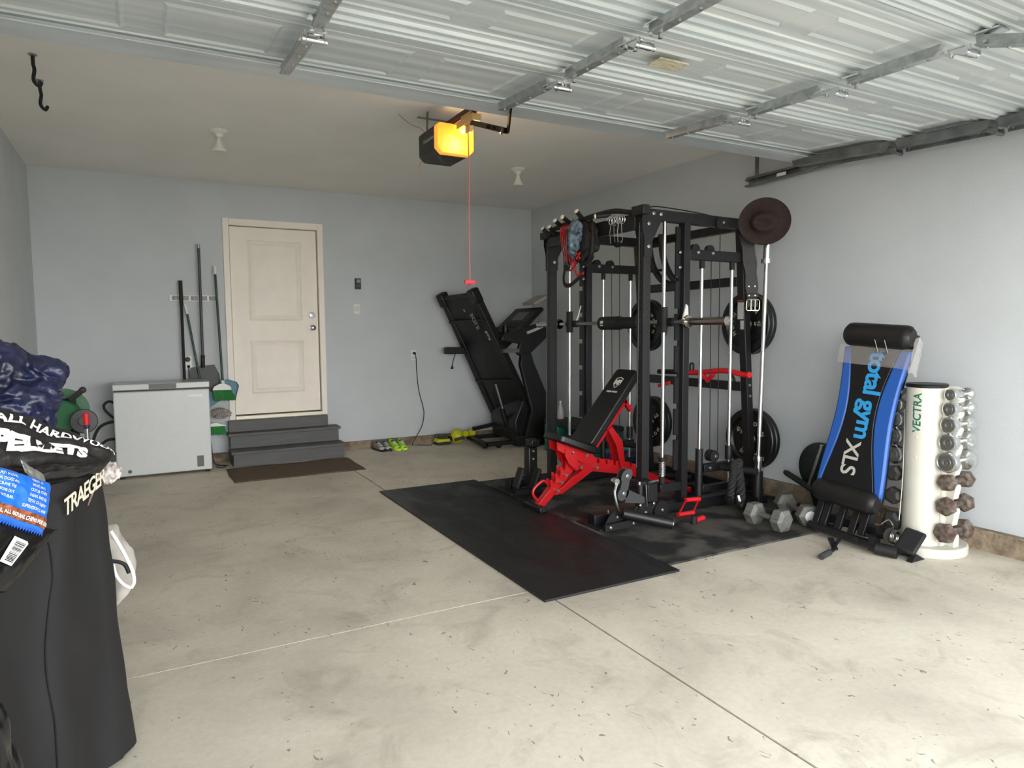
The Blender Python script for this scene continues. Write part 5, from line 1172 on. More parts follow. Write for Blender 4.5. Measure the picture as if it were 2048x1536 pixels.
o = obj('mop_head', b, mat('grey_mop_yarn', (158,150,144), 0.95, var=0.3, scale=50)); tag(o, 'grey string mop head hanging below the dustpans beside the door', 'mop', 'cleaning tools left of the door')
t = thing('hand_brush', 'green-bristled brush with white top hanging lowest beside the freezer', 'brush', (0.61,7.08,0.37), 'cleaning tools left of the door')
p = at(438, 852, 1, 7.08)
obj('bristles', bristles(p.x-0.08,p.x+0.05,p.x-0.08,p.x+0.07,p.z-0.085,p.z, 7.08, 2), BRG, t); b = MB(); b.prism([(p.x-0.10,p.z),(p.x-0.08,p.z+0.03),(p.x-0.02,p.z+0.035),(p.x+0.06,p.z+0.005),(p.x+0.06,p.z)], lambda a, q, t_: Vector((a, t_, q)), 7.06, 7.10); obj('brush_block', b, WHITEP, t)
# ================================================================ wall fittings
def plate(name, x0, x1, z0, z1, lab, cat, m=WHITEP, d=0.008, grp=None):
    t = thing(name, lab, cat, ((x0+x1)/2, 7.2, z0), grp); b = MB(); b.box(x0, x1, 7.2-d, 7.1995, z0, z1); obj('cover_plate', b, m, t, bev=0.003); return t
t = plate('door_opener_console', 2.024, 2.088, 1.712, 1.826, 'black garage door wall control with a small screen above the light switch', 'wall control', PLASTIC, 0.022)
b = MB(); b.box(2.040, 2.080, 7.1765, 7.178, 1.780, 1.815); obj('screen', b, mat('lcd_grey', (120,134,134), 0.3), t); b = MB(); b.box(2.034, 2.080, 7.1765, 7.178, 1.735, 1.760); obj('button', b, mat('button_grey', (66,66,68), 0.5), t)
t = plate('light_switch', 2.004, 2.070, 1.450, 1.556, 'white double rocker light switch on the wall right of the door', 'light switch')
for x in (2.015, 2.041):
    b = MB(); b.box(x, x+0.020, 7.188, 7.192, 1.478, 1.530); obj('rocker', b, mat('rocker_white', (200,200,194), 0.4), t, bev=0.001)
t = plate('wall_outlet', 2.636, 2.700, 0.938, 1.052, 'white wall outlet with one black plug, above the shoes', 'outlet', grp='wall outlets')
b = MB(); b.box(2.650, 2.686, 7.189, 7.192, 0.952, 0.985); b.box(2.650, 2.686, 7.189, 7.192, 1.0, 1.035); obj_split('socket_face', b, mat('socket_white', (196,196,190), 0.4), t)
t = thing('charger_cord', 'black cord plugged into the outlet and hanging down to the charger', 'cord', (2.68,7.17,0))
b = MB(); b.lathe([(0.014,0),(0.016,0.012),(0.012,0.03),(0.0,0.032)], (2.672,7.191,1.020), (0.1,-1,-0.2), 14); obj('plug', b, PLASTIC, t)
P = [(2.675,7.17,1.015),(2.690,7.175,0.96),(2.70,7.185,0.80),(2.72,7.185,0.60),(2.765,7.185,0.42),(2.775,7.18,0.33),(2.74,7.16,0.20),(2.66,7.13,0.09),(2.60,7.10,0.006),(2.68,7.05,0.005),(2.74,7.00,0.005),(2.78,6.99,0.005),(2.80,7.03,0.006),(2.845,7.05,0.02)]
b = MB(); b.tube(smooth_path(P, 8), 0.0045, 6); obj('cable', b, PLASTIC, t)
t = plate('wall_outlet', 0.360, 0.424, 0.905, 1.040, 'white wall outlet with two dark plugs behind the green pole above the freezer', 'outlet', grp='wall outlets')
b = MB(); b.lathe([(0.020,0),(0.024,0.02),(0.016,0.045),(0,0.048)], (0.388,7.19,1.010), (0,-1,0), 14); b.lathe([(0.013,0),(0.013,0.015),(0.006,0.03),(0,0.031)], (0.394,7.19,0.945), (0,-1,-0.4), 14); obj_split('plug', b, PLASTIC, t)
b = MB(); b.tube([(0.394,7.165,0.935),(0.396,7.17,0.80),(0.396,7.17,0.30)], 0.005, 6); obj('cable', b, PLASTIC, t)
# ================================================================ shoes by the back wall
def shoe(m_up, m_toe, m_sole, m_in, grp):
    t = thing('sneaker', '', 'shoe', (0,0,0), grp, local=True)
    # toe towards -y, length 0.28
    def sec(v):   # v 0 heel .. 1 toe -> half width, height
        w = 0.034+0.014*math.sin(min(1,v*1.15)*PI*0.85) - 0.020*max(0,v-0.86)/0.14; h = 0.095-0.055*min(1,max(0,(v-0.18)/0.55))**0.9 - 0.012*max(0,v-0.8)/0.2
        return w, h
    b = MB(); b.grid(lambda u, v: (lambda w, h: Vector((w*math.cos(PI*u)*(1.0 if math.sin(PI*u) < 0.9 else 0.9), 0.14-0.28*v, 0.018+(h-0.01)*math.sin(PI*u)**0.7)))(*sec(v)), 16, 20)
    o = obj('upper', b, [m_up], t, ang=70)
    b = MB(); b.grid(lambda u, v: (lambda w, h: Vector((w*1.04*math.cos(PI*u), 0.14-0.28*v, 0.019+(h-0.008)*math.sin(PI*u)**0.7)))(*sec(0.80+0.2*v)), 16, 8); b.bm.verts.ensure_lookup_table()
    for vv in b.bm.verts: vv.co.y = vv.co.y - 0.28*0.80 + (vv.co.y-0.14)*(-0.80)
    obj('toe_cap', b, m_toe, t, ang=70)
    b = MB(); pts = [((sec(i/20)[0]+0.005), 0.143-0.288*i/20) for i in range(21)]
    poly = [(x, y) for x, y in pts] + [(-x, y) for x, y in pts[::-1]]
    b.prism(poly, lambda a, q, t_: Vector((a, q, t_)), 0.0, 0.024); obj('sole', b, m_sole, t, bev=0.005)
    b = MB(); b.ell((0,0.075,0.083), (0.026,0.045,0.012), None, 2); obj('opening', b, m_in, t)
    b = MB()
    for k in range(4): y = 0.02-0.025*k; b.tube([(-0.022,y,0.082-0.008*k),(0,y-0.004,0.090-0.009*k),(0.022,y,0.082-0.008*k)], 0.003, 5)
    obj_split('lace', b, INK, t)
    return t
GU = mat('grey_mesh_shoe', (150,146,142), 0.8, rgb2=(70,68,70), scale=60); CRT = mat('pale_toe', (206,196,190), 0.6); NE = mat('neon_shoe', (178,232,30), 0.55, rgb2=(120,190,20), scale=50); NT = mat('neon_toe', (206,250,70), 0.5)
s0 = shoe(GU, CRT, mat('dark_sole', (40,38,40), 0.7), BLACKM, 'grey sneakers by the back wall'); s1 = copy_tree(s0)
n0 = shoe(NE, NT, NT, BLACKM, 'neon sneakers by the back wall'); n1 = copy_tree(n0)
for o, pxx, r, lab in ((s0,757,0.28,'left shoe of the grey pair with pale toes, furthest left of the four'), (s1,771,0.05,'right shoe of the grey pair with pale toes, beside the neon pair'), (n0,788,0.15,'left shoe of the neon yellow-green pair, next to the grey pair'), (n1,803,-0.15,'right shoe of the neon yellow-green pair, furthest right of the four')):
    p = at(pxx, 893, 2, 0.0); y = 6.98; d = at(pxx, 885, 1, y); o.location = (d.x+0.01, y+0.01, 0.0); o.rotation_euler = (0,0,r*0.5); o.scale = (0.76,0.9,0.9); o['label'] = lab
# ================================================================ charger and lime inflator
LIME = mat('lime_plastic', (196,196,30), 0.45)
t = thing('battery_charger', 'lime and black battery charger with a dark battery on the floor by the back wall', 'charger', (2.98,7.02,0))
c = at(878, 882, 2, 0); c = Vector((3.0, 7.0, 0))
b = MB(); b.box(2.915,3.085,6.94,7.06,0.0,0.030); obj('base_tray', b, mat('dark_green_black', (40,48,36), 0.5), t, bev=0.008)
b = MB(); b.prism([(2.915,0.031),(3.085,0.031),(3.078,0.062),(2.93,0.066)], lambda a, q, t_: Vector((a, t_, q)), 6.945, 7.055); obj('top_shell', b, LIME, t, bev=0.006)
b = MB(); b.box(2.96,3.06,6.97,7.04,0.066,0.115); b.lathe([(0.02,0),(0.018,0.01),(0,0.012)], (3.01,6.969,0.09), (0,-1,0), 16); obj('battery', b, mat('grey_battery', (56,58,52), 0.4), t, bev=0.015)
b = MB(); b.tube(smooth_path([(2.955,7.0,0.07),(2.92,7.0,0.09),(2.92,7.0,0.115),(2.96,7.0,0.118)]), 0.004, 6); obj('wire_loop', b, PLASTIC, t)
t = thing('inflator', 'lime yellow cordless blower with a round body and nozzle lying by the treadmill base', 'power tool', (3.18,6.98,0))
b = MB(); b.ell((3.155,6.98,0.085), (0.078,0.07,0.08), None, 3, lambda d: 1+0.05*math.sin(d.x*9)); obj('round_body', b, LIME, t)
b = MB(); b.cyl((3.20,6.98,0.10),(3.37,7.0,0.105), 0.033, 0.038); obj('nozzle', b, LIME, t)
b = MB(); b.obox((3.15,6.905,0.065),(0.115,0.02,0.035),Matrix.Rotation(-0.15,3,'Y')); obj('vent_grille', b, mat('dark_vent', (46,50,30), 0.6), t, bev=0.004)
b = MB(); b.tube([(3.285+0.0,6.98+0.042*math.cos(a),0.103+0.042*math.sin(a)) for a in [2*PI*i/16 for i in range(16)]], 0.003, 5, closed=True); obj('strap', b, PLASTIC, t)
b = MB(); b.box(3.06,3.10,6.96,7.02,0.04,0.09); obj('battery_foot', b, PLASTIC, t, bev=0.006)
for o in COL.objects:
    if o.name == 'battery_charger': o.location.x -= 0.085
    if o.name == 'inflator': o.location.x -= 0.075; o.location.y -= 0.02
# ================================================================ step platform, bottle behind the rack
t = thing('aerobic_step', 'dark topped aerobic step platform on teal risers behind the rack', 'step platform', (3.88,5.65,0))
TG_ = mat('teal_step', (24,112,100), 0.5)
b = MB(); b.box(3.70,4.06,5.20,6.10,0.285,0.335); obj('top_board', b, mat('step_top', (24,40,38), 0.7), t, bev=0.012)
for z in (0.0, 0.095, 0.190):
    for y in (5.22, 5.82):
        b = MB(); b.box(3.69,4.07,y,y+0.26,z+0.001,z+0.092); obj('riser', b, TG_, t, bev=0.010)
t = thing('yoga_mat', 'rolled purple and teal exercise mat on the floor behind the bench', 'exercise mat', (3.80,4.90,0.013))
b = MB(); b.cyl((3.72,5.02,0.075),(4.05,4.93,0.075), 0.060, n=28); obj('outer_roll', b, mat('purple_foam', (66,44,110), 0.8), t)
b = MB(); b.cyl((3.715,5.021,0.155),(4.05,4.93,0.195), 0.028, n=20); obj('teal_roll', b, mat('teal_foam', (30,132,124), 0.7), t)
t = thing('spray_bottle', 'small white bottle standing on the dark step platform', 'bottle', (3.84,6.0,0.336))
b = MB(); b.lathe([(0.0,0),(0.035,0.0),(0.036,0.06),(0.028,0.11),(0.014,0.15),(0.012,0.165),(0.0,0.166)], (3.84,6.0,0.336)); obj('bottle_body', b, mat('milky_plastic', (180,176,168), 0.4), t)
b = MB(); b.cyl((3.84,6.0,0.502),(3.84,6.0,0.525), 0.012); obj('cap', b, WHITEP, t)
t = thing('curl_grip', 'black handle with loop resting on the floor at the rear of the rack', 'handle', (3.9,4.3,0.013))
b = MB(); b.cyl((3.83,4.35,0.040),(3.93,4.15,0.040), 0.025); obj('grip', b, RUBBER, t)
# ================================================================ corner at the left: covered grill, bags
COV = mat('black_cover_fabric', (19,18,19), 0.75, var=0.12, scale=6, bump=0.08, bscale=500)
C0 = Vector((-0.048,2.337,0)); Aa = Vector((-0.50,-0.866,0)); Bb = Vector((-0.866,0.50,0))
gc = thing('grill_cover', 'black fabric cover draped over a tall grill at the left edge', 'grill cover', (-0.45,2.1,0))
def cov_top(s): return 0.825+0.055*max(0,min(1,s/0.25))**0.6
def cpath(s):   # s<0 : going back along B ; s>0 : along A ; rounded corner
    r = 0.07
    if s > r: return C0 + Aa*s
    if s < -r: return C0 + Bb*(-s)
    k = (s+r)/(2*r); p0 = C0+Bb*r; p2 = C0+Aa*r; return p0*(1-k)**2 + C0*2*k*(1-k) + p2*k*k
S0, S1 = -0.50, 1.05
def covf(u, v):
    s = S0+(S1-S0)*u; p = cpath(s); q = cpath(s+0.01); tn = (q-p).normalized(); no = Vector((tn.y*-1, tn.x, 0)); 
    if no.dot(Aa+Bb) > 0: no = -no
    z = 0.022 + v*(cov_top(abs(s))-0.022); k = v
    near = math.exp(-(s/0.12)**2)
    off = -0.048*near*(1-(1-k)**1.6) - 0.030*k*(1-near)
    off += 0.012*math.sin(s*22+1.5*math.sin(z*3))*(1-k*0.6)*(1 if s > 0.12 else 0.3) + 0.010*fbm((s*4, z*2.5, 0), 1, 3)
    off += 0.018*math.exp(-((s-0.30-0.05*math.sin(z*5))/0.05)**2)*(0.4+0.6*math.sin(z*6)**2)
    return p + no*off + Vector((0,0,z))
b = MB(); nu, nv = 110, 40
V = [[b.bm.verts.new(covf(i/nu, j/nv)) for j in range(nv+1)] for i in range(nu+1)]
for i in range(nu):
    for j in range(nv): b.face([V[i][j], V[i+1][j], V[i+1][j+1], V[i][j+1]])
# other two sides and the top
cA = C0+Aa*1.05+Bb*0.5; e0 = b.bm.verts.new(cA+Vector((0,0,0.022))); e1 = b.bm.verts.new(cA+Vector((0,0,0.87)))
b.face([V[nu][0], e0, e1, V[nu][nv]]) if False else None
b.face([V[nu][j] for j in range(nv+1)] + [e1, e0]); b.face([V[0][j] for j in range(nv, -1, -1)] + [e0, e1])
ct = b.bm.verts.new(C0+Aa*0.5+Bb*0.26+Vector((0,0,0.90)))
rim = [V[i][nv] for i in range(nu+1)] + [e1]
for i in range(len(rim)): b.face([rim[i], rim[(i+1) % len(rim)], ct])
obj('draped_cover', b, COV, gc, ang=60)
def cov_pt(x, y, lift=0.004):     # point of the cover front at an image position, found by marching
    best = None
    for i in range(0, 160):
        for j in range(0, 90):
            pass
    return None
nrmA = Vector((0.866,-0.5,0))
def face_pt(x, y, lift=0.012):
    d = CR*((x-1024)/F_PX) - CU*((y-768)/F_PX) + CF; c = Vector((0,0,H_CAM))
    lo, hi = 1.0, 4.0
    t = 1.2
    while t < 4:
        p = c+d*t; rel = p-C0; s = rel.dot(Aa); dep = rel.dot(nrmA)
        u = (s-S0)/(S1-S0); zt = cov_top(abs(s))
        if 0 <= u <= 1 and p.z < zt:
            q = covf(u, max(0,(p.z-0.022)/(zt-0.022)))
            if dep <= (q-C0).dot(nrmA)+lift: return p
        t += 0.002
    return c+d*2.0
seam = [face_pt(x, y, 0.004) for x, y in ((82,1062),(97,1085),(104,1120),(106,1160),(100,1200),(96,1240),(92,1290),(93,1340),(100,1390),(110,1440),(114,1500),(116,1535))]
b = MB(); b.tube(smooth_path(seam, 5), 0.0022, 6); obj('seam', b, mat('seam_black', (12,12,12), 0.8), gc)
# lettering printed on the cover
def flat_text(mb, txt, c, right, up, size, **k):
    put_text(mb, txt, c, right, up, size, 0.0004, **k)
b = MB(); p0 = face_pt(148, 1003, 0.01); p1 = face_pt(195, 963, 0.01); rt = (p1-p0).normalized(); upv = (face_pt(140,968,0.01)-face_pt(165,998,0.01)).normalized()
flat_text(b, 'TRAEGER', (p0+p1)/2, rt, upv, 0.070, bold=0.001, space=0.85); obj('printed_lettering', b, mat('ivory_print', (214,206,186), 0.7), gc)
b = MB(); p0 = face_pt(183, 993, 0.01); p1 = face_pt(196, 958, 0.01); rt = (p1-p0).normalized()
flat_text(b, 'WOOD FIRED GRILLS', (p0+p1)/2, rt, upv, 0.014, space=0.8); obj('printed_lettering', b, mat('bronze_print', (176,150,128), 0.7), gc)
# bags: soft quilt-like pillows
def pillow(c00, c10, c11, c01, up_h, dn_h, seed=0, wr=0.012, wsc=5.0):
    c00, c10, c11, c01 = map(Vector, (c00, c10, c11, c01))
    n0 = (c10-c00).cross(c01-c00).normalized()
    def S(u, v, h):
        p = (c00*(1-u)+c10*u)*(1-v) + (c01*(1-u)+c11*u)*v
        e = (max(0,1-(2*u-1)**4)*max(0,1-(2*v-1)**4))**0.5
        return p + n0*(h*e + wr*e*fbm((u*wsc+seed, v*wsc*0.6, h*3), 1, 4))
    return S, n0
def build_pillow(name, S, uh, dh, m, par=None, n=44, label=None):
    b = MB(); V = [[b.bm.verts.new(S(i/n, j/n, uh)) for j in range(n+1)] for i in range(n+1)]; W = [[None]*(n+1) for _ in range(n+1)]
    for i in range(n+1):
        for j in range(n+1): W[i][j] = V[i][j] if i in (0, n) or j in (0, n) else b.bm.verts.new(S(i/n, j/n, -dh))
    for i in range(n):
        for j in range(n):
            b.face([V[i][j], V[i+1][j], V[i+1][j+1], V[i][j+1]]); b.face([W[i][j+1], W[i+1][j+1], W[i+1][j], W[i][j]])
    return obj(name, b, m, par, ang=70)
def text_on(mb, txt, S, uh, u, v, du, dv, size, lift=0.0025, shear=0.0, bold=0.0, sx=1.0, **k):
    """text in bag coordinates: du, dv = metres covered by u, v"""
    t = text_bm(txt, size, 0.0, shear=shear, bold=bold, **k)
    bmesh.ops.triangulate(t, faces=t.faces); bmesh.ops.subdivide_edges(t, edges=[e for e in t.edges if e.calc_length() > size*0.3], cuts=2)
    def f(q):
        a = u+q.x*sx/du; c = v+q.y/dv
        return S(min(max(a,0.001),0.999), min(max(c,0.001),0.999), uh) + Sn*lift
    mb.add(t, f); t.free()
BAGB = mat('black_poly_bag', (30,28,28), 0.42, bump=0.35, bscale=22)
pb_ = thing('pellet_bag', 'black bag of hardwood pellets with big white lettering lying on the covered grill', 'pellet bag', (-0.3,2.3,0.9))
c00 = at(-110,945,1,1.84); c10 = at(200,946,1,2.20); c11 = at(234,906,1,2.30); c01 = at(-90,790,1,2.04)
S, Sn = pillow(c00, c10, c11, c01, 0, 0, 3, 0.016, 5)
if Sn.y > 0: Sn = -Sn; flip = -1
else: flip = 1
Su = S; S = lambda u, v, h: Su(u, v, h*flip)
build_pillow('bag_film', S, 0.035, 0.012, BAGB, pb_)
du = ((c10-c00).length+(c11-c01).length)/2; dv = (c01-c00).length*0.62
b = MB(); text_on(b, 'ALL HARDWOOD', S, 0.035, 0.57, 0.72, du, dv, 0.033, bold=0.0010, shear=0.1, sx=1.42); text_on(b, 'PELLETS', S, 0.035, 0.47, 0.36, du, dv, 0.058, bold=0.004, sx=1.35, align='CENTER'); obj('bag_lettering', b, INK, pb_)
# fold of the bag below the lettering
q00 = at(50,964,1,1.94); q10 = at(182,944,1,2.12); q11 = at(206,930,1,2.18); q01 = at(60,934,1,2.0)
S2, Sn2 = pillow(q00, q10, q11, q01, 0, 0, 11, 0.010, 6); build_pillow('bag_fold', S2, 0.014, 0.014, BAGB, pb_, 24)
# navy tarp
tp = MB(); kk = 735.0
def lump(x, y, yy, rx_, rz_, ry_=None, seed=0, am=0.22, sc=2.0):
    c = at(x, y, 1, yy); rr_ = (rx_/kk, (ry_ or rx_)/kk, rz_/kk)
    tp.ell(c, rr_, None, 5, lambda d: 1 + am*(0.6-abs(fbm(d*sc*0.75+Vector((seed,seed*2,0)), 1, 3))*2.0) + 0.02*fbm(d*5+Vector((seed,0,0)),1,2))
lump(62, 752, 2.42, 62, 42, 70, 1, 0.25); lump(-8, 742, 2.40, 62, 62, 80, 2); lump(40, 800, 2.35, 70, 48, 70, 4); lump(5, 835, 2.30, 62, 42, 60, 7); lump(70, 838, 2.38, 38, 38, 50, 9); lump(98, 742, 2.44, 34, 26, 40, 12, 0.35)
NAVY = mat('navy_poly_tarp', (34,38,72), 0.34, rgb2=(20,23,46), scale=7, bump=0.35, bscale=18)
o = obj('tarp_bundle', tp, NAVY, ang=80); md = o.modifiers.new('r', 'REMESH'); md.mode = 'VOXEL'; md.voxel_size = 0.005; md.use_smooth_shade = True
tag(o, 'crumpled navy blue plastic tarp heaped on top of the pellet bag', 'tarp')
# treat bag
tb = thing('treat_bag', 'blue treat bag with white print and a brown nut-patterned band, on the grill cover', 'snack bag', (-0.4,2.0,0.8))
c00 = at(-70,1020,1,1.72); c10 = at(84,1070,1,1.90); c11 = at(100,966,1,1.93); c01 = at(-60,918,1,1.76)
S3, Sn = pillow(c00, c10, c11, c01, 0, 0, 21, 0.008, 4)
f3 = 1 if Sn.y < 0 else -1; Sn = Sn*f3; S = lambda u, v, h: S3(u, v, h*f3)
build_pillow('bag_film', S, 0.022, 0.02, mat('blue_bag_film', (30,104,206), 0.35, bump=0.25, bscale=18), tb)
du = (c10-c00).length; dv = (c01-c00).length
b = MB(); b.grid(lambda u, v: S(0.02+0.955*u, 0.075+0.20*v, 0.022)+Sn*0.002, 40, 8); NUT = mat('nut_print', (176,98,56), 0.5, rgb2=(74,34,18), scale=75); obj('nut_band', b, NUT, tb)
b = MB(); random.seed(3)
for k, tx in enumerate(('TRUST. A', 'RESIST. AND', 'CUT OF CHEW', 'CHEWS AND ARE', 'TEETH, OR GNAW', 'SUPERVISION TO ANY')): text_on(b, tx, S, 0.022, 0.72, 0.88-0.105*k, du, dv, 0.0085, lift=0.003)
for k, tx in enumerate(('LAST A LONG', 'FOR DOGS AND', 'CRAVE THE', 'BONE OUT', 'NATURAL')): text_on(b, tx, S, 0.022, 0.33, 0.85-0.105*k, du, dv, 0.0085, lift=0.003)
text_on(b, 'REAL, ALL NATURAL CHEWS FOR DOG', S, 0.022, 0.60, 0.145, du, dv, 0.010, bold=0.0003, lift=0.004)
obj('bag_print', b, INK, tb)
b = MB()
nz = 26
for k in range(nz):
    u0 = k/nz; a = S(u0,0.02,0.01)+Sn*0.002; c = S(u0+1/nz,0.02,0.01)+Sn*0.002; e = S(u0+0.5/nz,0.0,0.0)-(c01-c00).normalized()*0.006+Sn*0.002
    v = [b.bm.verts.new(q) for q in (a, c, e)]; b.face(v)
obj('crimped_edge', b, mat('blue_edge', (30,84,180), 0.5), tb)
b = MB(); q = [at(50,945,1,1.93), at(100,1000,1,1.94), at(88,950,1,1.97), at(40,918,1,1.95)]
b.grid(lambda u, v: (q[0]*(1-u)+q[1]*u)*(1-v)+(q[3]*(1-u)+q[2]*u)*v + Vector((0,-0.004,0.006))*fbm((u*4,v*3,0),1,2), 14, 8); obj('foil_lining', b, mat('grey_foil', (128,128,124), 0.35, 0.4), tb)
# black bag with bar code
bb = thing('black_treat_bag', 'glossy black bag with a white bar code label hanging over the grill cover', 'snack bag', (-0.4,1.95,0.6))
c00 = at(-90,1185,1,1.71); c10 = at(8,1186,1,1.82); c11 = at(116,1058,1,1.97); c01 = at(-80,1010,1,1.76)
S4, Sn = pillow(c00, c10, c11, c01, 0, 0, 31, 0.006, 3); f4 = 1 if Sn.y < 0 else -1; Sn = Sn*f4; S = lambda u, v, h: S4(u, v, h*f4)
build_pillow('bag_film', S, 0.020, 0.02, mat('gloss_black_film', (20,20,20), 0.25, bump=0.3, bscale=14), bb)
def onbag(x, y, lift):   # follow the sight line to the bag's mean plane
    d = CR*((x-1024)/F_PX) - CU*((y-768)/F_PX) + CF; c = Vector((0,0,H_CAM)); o_ = S(0.5,0.5,0.020)+Sn*lift; return c + d*((o_-c).dot(Sn)/d.dot(Sn))
L0, L1, L2, L3 = onbag(0,1122,0.006), onbag(23,1132,0.006), onbag(59,1085,0.006), onbag(30,1072,0.006)
b = MB(); b.hull([L0,L1,L2,L3,L0-Sn*0.001,L1-Sn*0.001,L2-Sn*0.001,L3-Sn*0.001], MB.Q); obj('label', b, INK, bb)
b = MB(); random.seed(12); x = 0.10
while x < 0.88:
    w = random.choice([0.012,0.02,0.03,0.035]); f = lambda a, c: (L0*(1-c)+L1*c)*(1-a)+(L3*(1-c)+L2*c)*a + Sn*0.0008
    v = [b.bm.verts.new(f(x,0.22)), b.bm.verts.new(f(x,0.88)), b.bm.verts.new(f(x+w,0.88)), b.bm.verts.new(f(x+w,0.22))]; b.face(v); x += w+random.choice([0.015,0.02,0.03])
obj('bar_code', b, BLACKM, bb)
# black sack at the bottom left
b = MB(); c = at(-56,1490,1,1.66); zt_ = c.z+0.105; c = Vector((c.x,c.y,zt_/2)); b.ell(c, (0.085,0.09,zt_/2-0.004), None, 5, lambda d: 1 + 0.14*(0.5-abs(fbm(d*1.3,1,2))*2.0)); o = obj('refuse_sack', b, mat('sack_black', (18,18,20), 0.22, bump=0.4, bscale=14), ang=80)
zmin = c.z-0.11; tag(o, 'shiny black plastic sack at the bottom left corner in front of the grill cover', 'sack')
# white labelled sack corner and cloth behind the grill
b = MB(); c = at(216,945,1,2.47); b.ell(c, (0.036,0.05,0.034), None, 4, lambda d: 1+0.25*fbm(d*2.5,1,4)); o = obj('mesh_sack', b, mat('off_white_mesh', (214,204,198), 0.8, rgb2=(150,140,134), scale=60)); tag(o, 'off-white mesh sack corner peeking out behind the pellet bag', 'sack')
t = thing('canvas_cap', 'grey and white canvas bag bulging out behind the grill cover', 'bag', (-0.03,2.55,0.4))
CP = [at(x, y, 1, 2.56) for x, y in ((205,1060),(224,1072),(236,1110),(250,1145),(248,1172),(236,1190),(212,1200))]
def clothf(u, v):
    f = v*(len(CP)-1); i = min(int(f), len(CP)-2); f -= i; p = CP[i]*(1-f)+CP[i+1]*f; a = 2*PI*u; w = 0.010+0.034*math.sin(PI*v)**0.8
    return p + Vector((w*math.cos(a)-0.01, 0.06*math.sin(a), w*0.8*math.sin(a+0.6))) + Vector((0.007,0.004,0.006))*fbm((math.cos(a)*2,math.sin(a)*2,v*6),1,3)
b = MB(); b.grid(clothf, 32, 30, closed_u=True); obj('canvas_body', b, mat('greige_canvas', (176,170,162), 0.85, var=0.15, scale=14), t, ang=70)
b = MB(); b.tube(smooth_path([at(x,y,1,2.47) for x,y in ((221,1062),(240,1092),(256,1122),(266,1146),(268,1165),(262,1176))]), 0.0055, 8); obj('white_piping', b, mat('white_piping', (236,236,232), 0.6), t)
b = MB(); b.tube(smooth_path([at(x,y,1,2.45) for x,y in ((224,1122),(238,1124),(250,1130),(258,1146))]), 0.006, 8); obj('dark_strap', b, BLACKM, t)
b = MB(); b.tube(smooth_path([at(x,y,1,2.46) for x,y in ((226,1128),(232,1150),(246,1168),(262,1176))]), 0.005, 8); obj('white_piping', b, MATS['white_piping'], t)
# things by the left wall behind the grill
t = thing('hose_reel', 'green and black hose reel standing by the left wall behind the grill', 'hose reel', (-0.45,4.9,0))
p = at(138,826,1,4.9)
GRN = mat('garden_green', (26,92,52), 0.5)
b = MB(); b.lathe([(0.02,-0.01),(0.135,-0.008),(0.138,0.0),(0.135,0.012),(0.02,0.012)], (p.x-0.03,4.93,p.z+0.01), (0.1,-1,0.1), 36); obj('reel_flange', b, GRN, t)
b = MB(); b.lathe([(0.09,-0.12),(0.10,-0.11),(0.10,-0.01),(0.09,0.0)], (p.x-0.03,4.90,p.z-0.01), (0.1,1,0.0), 28); obj('hose_coil', b, GRN, t)
b = MB(); b.bar((p.x-0.06,4.86,p.z+0.05),(p.x-0.01,4.80,0.0),0.10,0.05); b.bar((p.x+0.02,4.86,p.z+0.10),(p.x+0.07,4.82,0.0),0.05,0.04); b.bar((p.x-0.02,4.84,p.z+0.09),(p.x+0.05,4.82,p.z-0.10),0.09,0.04); obj('frame', b, BLACKM, t, bev=0.006)
b = MB(); b.cyl((p.x+0.02,4.82,p.z+0.09),(p.x+0.085,4.78,p.z+0.145), 0.016); b.ell((p.x+0.085,4.78,p.z+0.145),(0.02,0.02,0.02),None,2); obj('crank', b, mat('dark_grip', (50,44,44), 0.6), t)
q = at(168,842,1,4.75); b = MB(); b.lathe([(0.01,0),(0.068,0.002),(0.072,0.008),(0.068,0.014),(0.03,0.016),(0.028,0.03),(0,0.03)], (q.x,4.74,q.z), (0.1,-1,0.1), 30); obj('side_wheel', b, PLASTIC, t)
t = thing('jack_handle', 'chrome bar with a red rubber grip standing beside the hose reel', 'bar', (-0.26,4.3,0))
p = at(171,826,1,4.3); q = at(173,850,1,4.3)
b = MB(); b.cyl(p, q, 0.016); obj('red_grip', b, mat('red_rubber', (196,22,34), 0.5), t, bev=0.003)
b = MB(); b.cyl(q, Vector((q.x-0.0,4.32,0.0)), 0.0115); obj('steel_bar', b, STEEL, t)
b = MB(); b.cyl(q+Vector((0,0,0.002)), q-Vector((0,0,0.02)), 0.0150); obj('blue_collar', b, mat('navy_collar', (24,40,70), 0.5), t)
P = [at(x, y, 1, 6.95) for x, y in ((232,858),(222,856),(212,866),(200,878),(192,895),(196,915))]
P2 = [at(x, y, 1, 6.9) for x, y in ((232,838),(214,832),(204,842),(206,850),(216,866),(228,878))]
P1 = [at(x, y, 1, 6.92) for x, y in ((235,845),(215,848),(198,860),(190,875),(187,895),(190,925))]
b = MB(); b.tube(smooth_path([at(x,y,1,6.9) for x,y in ((232,807),(218,803),(208,810),(210,820),(222,832),(234,840))]), 0.011, 8)
b.tube(smooth_path([at(x,y,1,6.9) for x,y in ((234,843),(215,846),(198,856),(188,876),(186,896),(188,918),(196,930))]), 0.013, 8)
b.tube(smooth_path([at(x,y,1,6.86) for x,y in ((234,878),(216,880),(202,890),(192,904),(190,925),(200,934),(234,935))]), 0.012, 8)
o = obj('garden_hose', b, mat('black_hose', (24,26,30), 0.5)); tag(o, 'thick black hose coiled in loops against the left side of the freezer', 'hose')
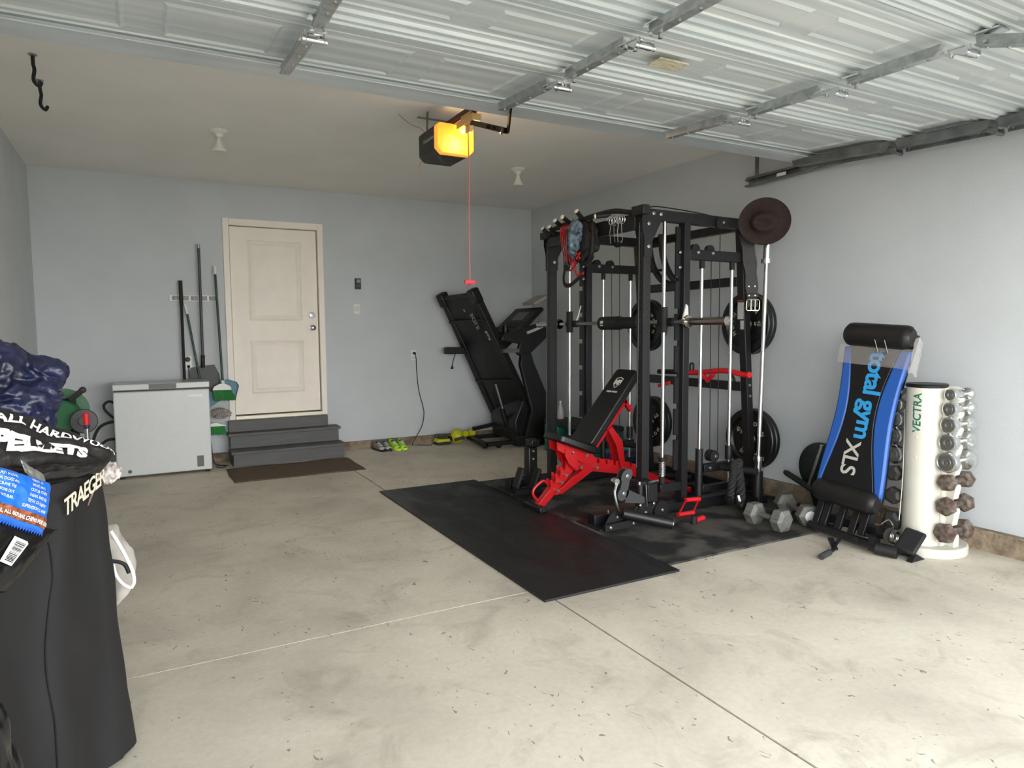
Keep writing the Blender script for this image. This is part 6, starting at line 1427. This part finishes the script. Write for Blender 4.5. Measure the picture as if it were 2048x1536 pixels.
# ================================================================ sub-parts: pieces that belong to one part of their thing
NEST = [('pulley_bolt', ('pulley','floor_pulley','lower_pulley')), ('grip_cap', ('grip',)), ('end_disc', ('head',)), ('number', ('head',)), ('round_sticker', ('head',)),
        ('door_knob', ('door_slab',)), ('deadbolt', ('door_slab',)), ('door_panel', ('door_slab',)), ('display', ('console',)), ('console_vent', ('console',)),
        ('handle_recess', ('lid',)), ('lid_strip', ('lid',)), ('brand_lettering', ('body',)), ('control_panel', ('body',)), ('drain_plug', ('body',)),
        ('screen', ('cover_plate',)), ('button', ('cover_plate',)), ('rocker', ('cover_plate',)), ('socket_face', ('cover_plate',)), ('lace', ('upper',)), ('opening', ('upper',)), ('toe_cap', ('upper',)),
        ('buckle', ('strap',)), ('rivet', ('strap',)), ('raised_lettering', ('iron_disc',)), ('lettering', ('column','housing')), ('rating_label', ('column',)), ('stile_screw', ('stile',)), ('printed_logo', ('backrest',)),
        ('nut_band', ('bag_film',)), ('crimped_edge', ('bag_film',)), ('bag_print', ('bag_film',)), ('bag_lettering', ('bag_film',)), ('label', ('bag_film',)), ('bar_code', ('bag_film',)),
        ('seam', ('draped_cover',)), ('printed_lettering', ('draped_cover',)), ('tube_rim', ('landmine_tube',)), ('rail_end_cap', ('side_rail',)), ('deck_lettering', ('running_deck',)), ('board_lettering', ('centre_pad',)),
        ('notched_hook_plate', ('middle_upright',)), ('gusset_plate', ('top_beam',)), ('gripper', ('rail',)), ('paper_label', ('door_section',)), ('handle_trim', ('handle_arm',))]
def mid(o):
    vs = o.data.vertices; n = len(vs); s = Vector((0,0,0))
    for v in list(vs)[::max(1, n//40)]: s += v.co
    return s/max(1, len(list(vs)[::max(1, n//40)]))
base = lambda o: o.name.split('.')[0]
for root in [o for o in COL.objects if o.parent is None and o.children]:
    kids = list(root.children)
    for a, ps in NEST:
        P_ = [k for k in kids if base(k) in ps and k.type == 'MESH']
        if not P_: continue
        pm = [(mid(k), k) for k in P_]
        for k in kids:
            if base(k) == a:
                m = mid(k); k.parent = min(pm, key=lambda t: (t[0]-m).length)[1]
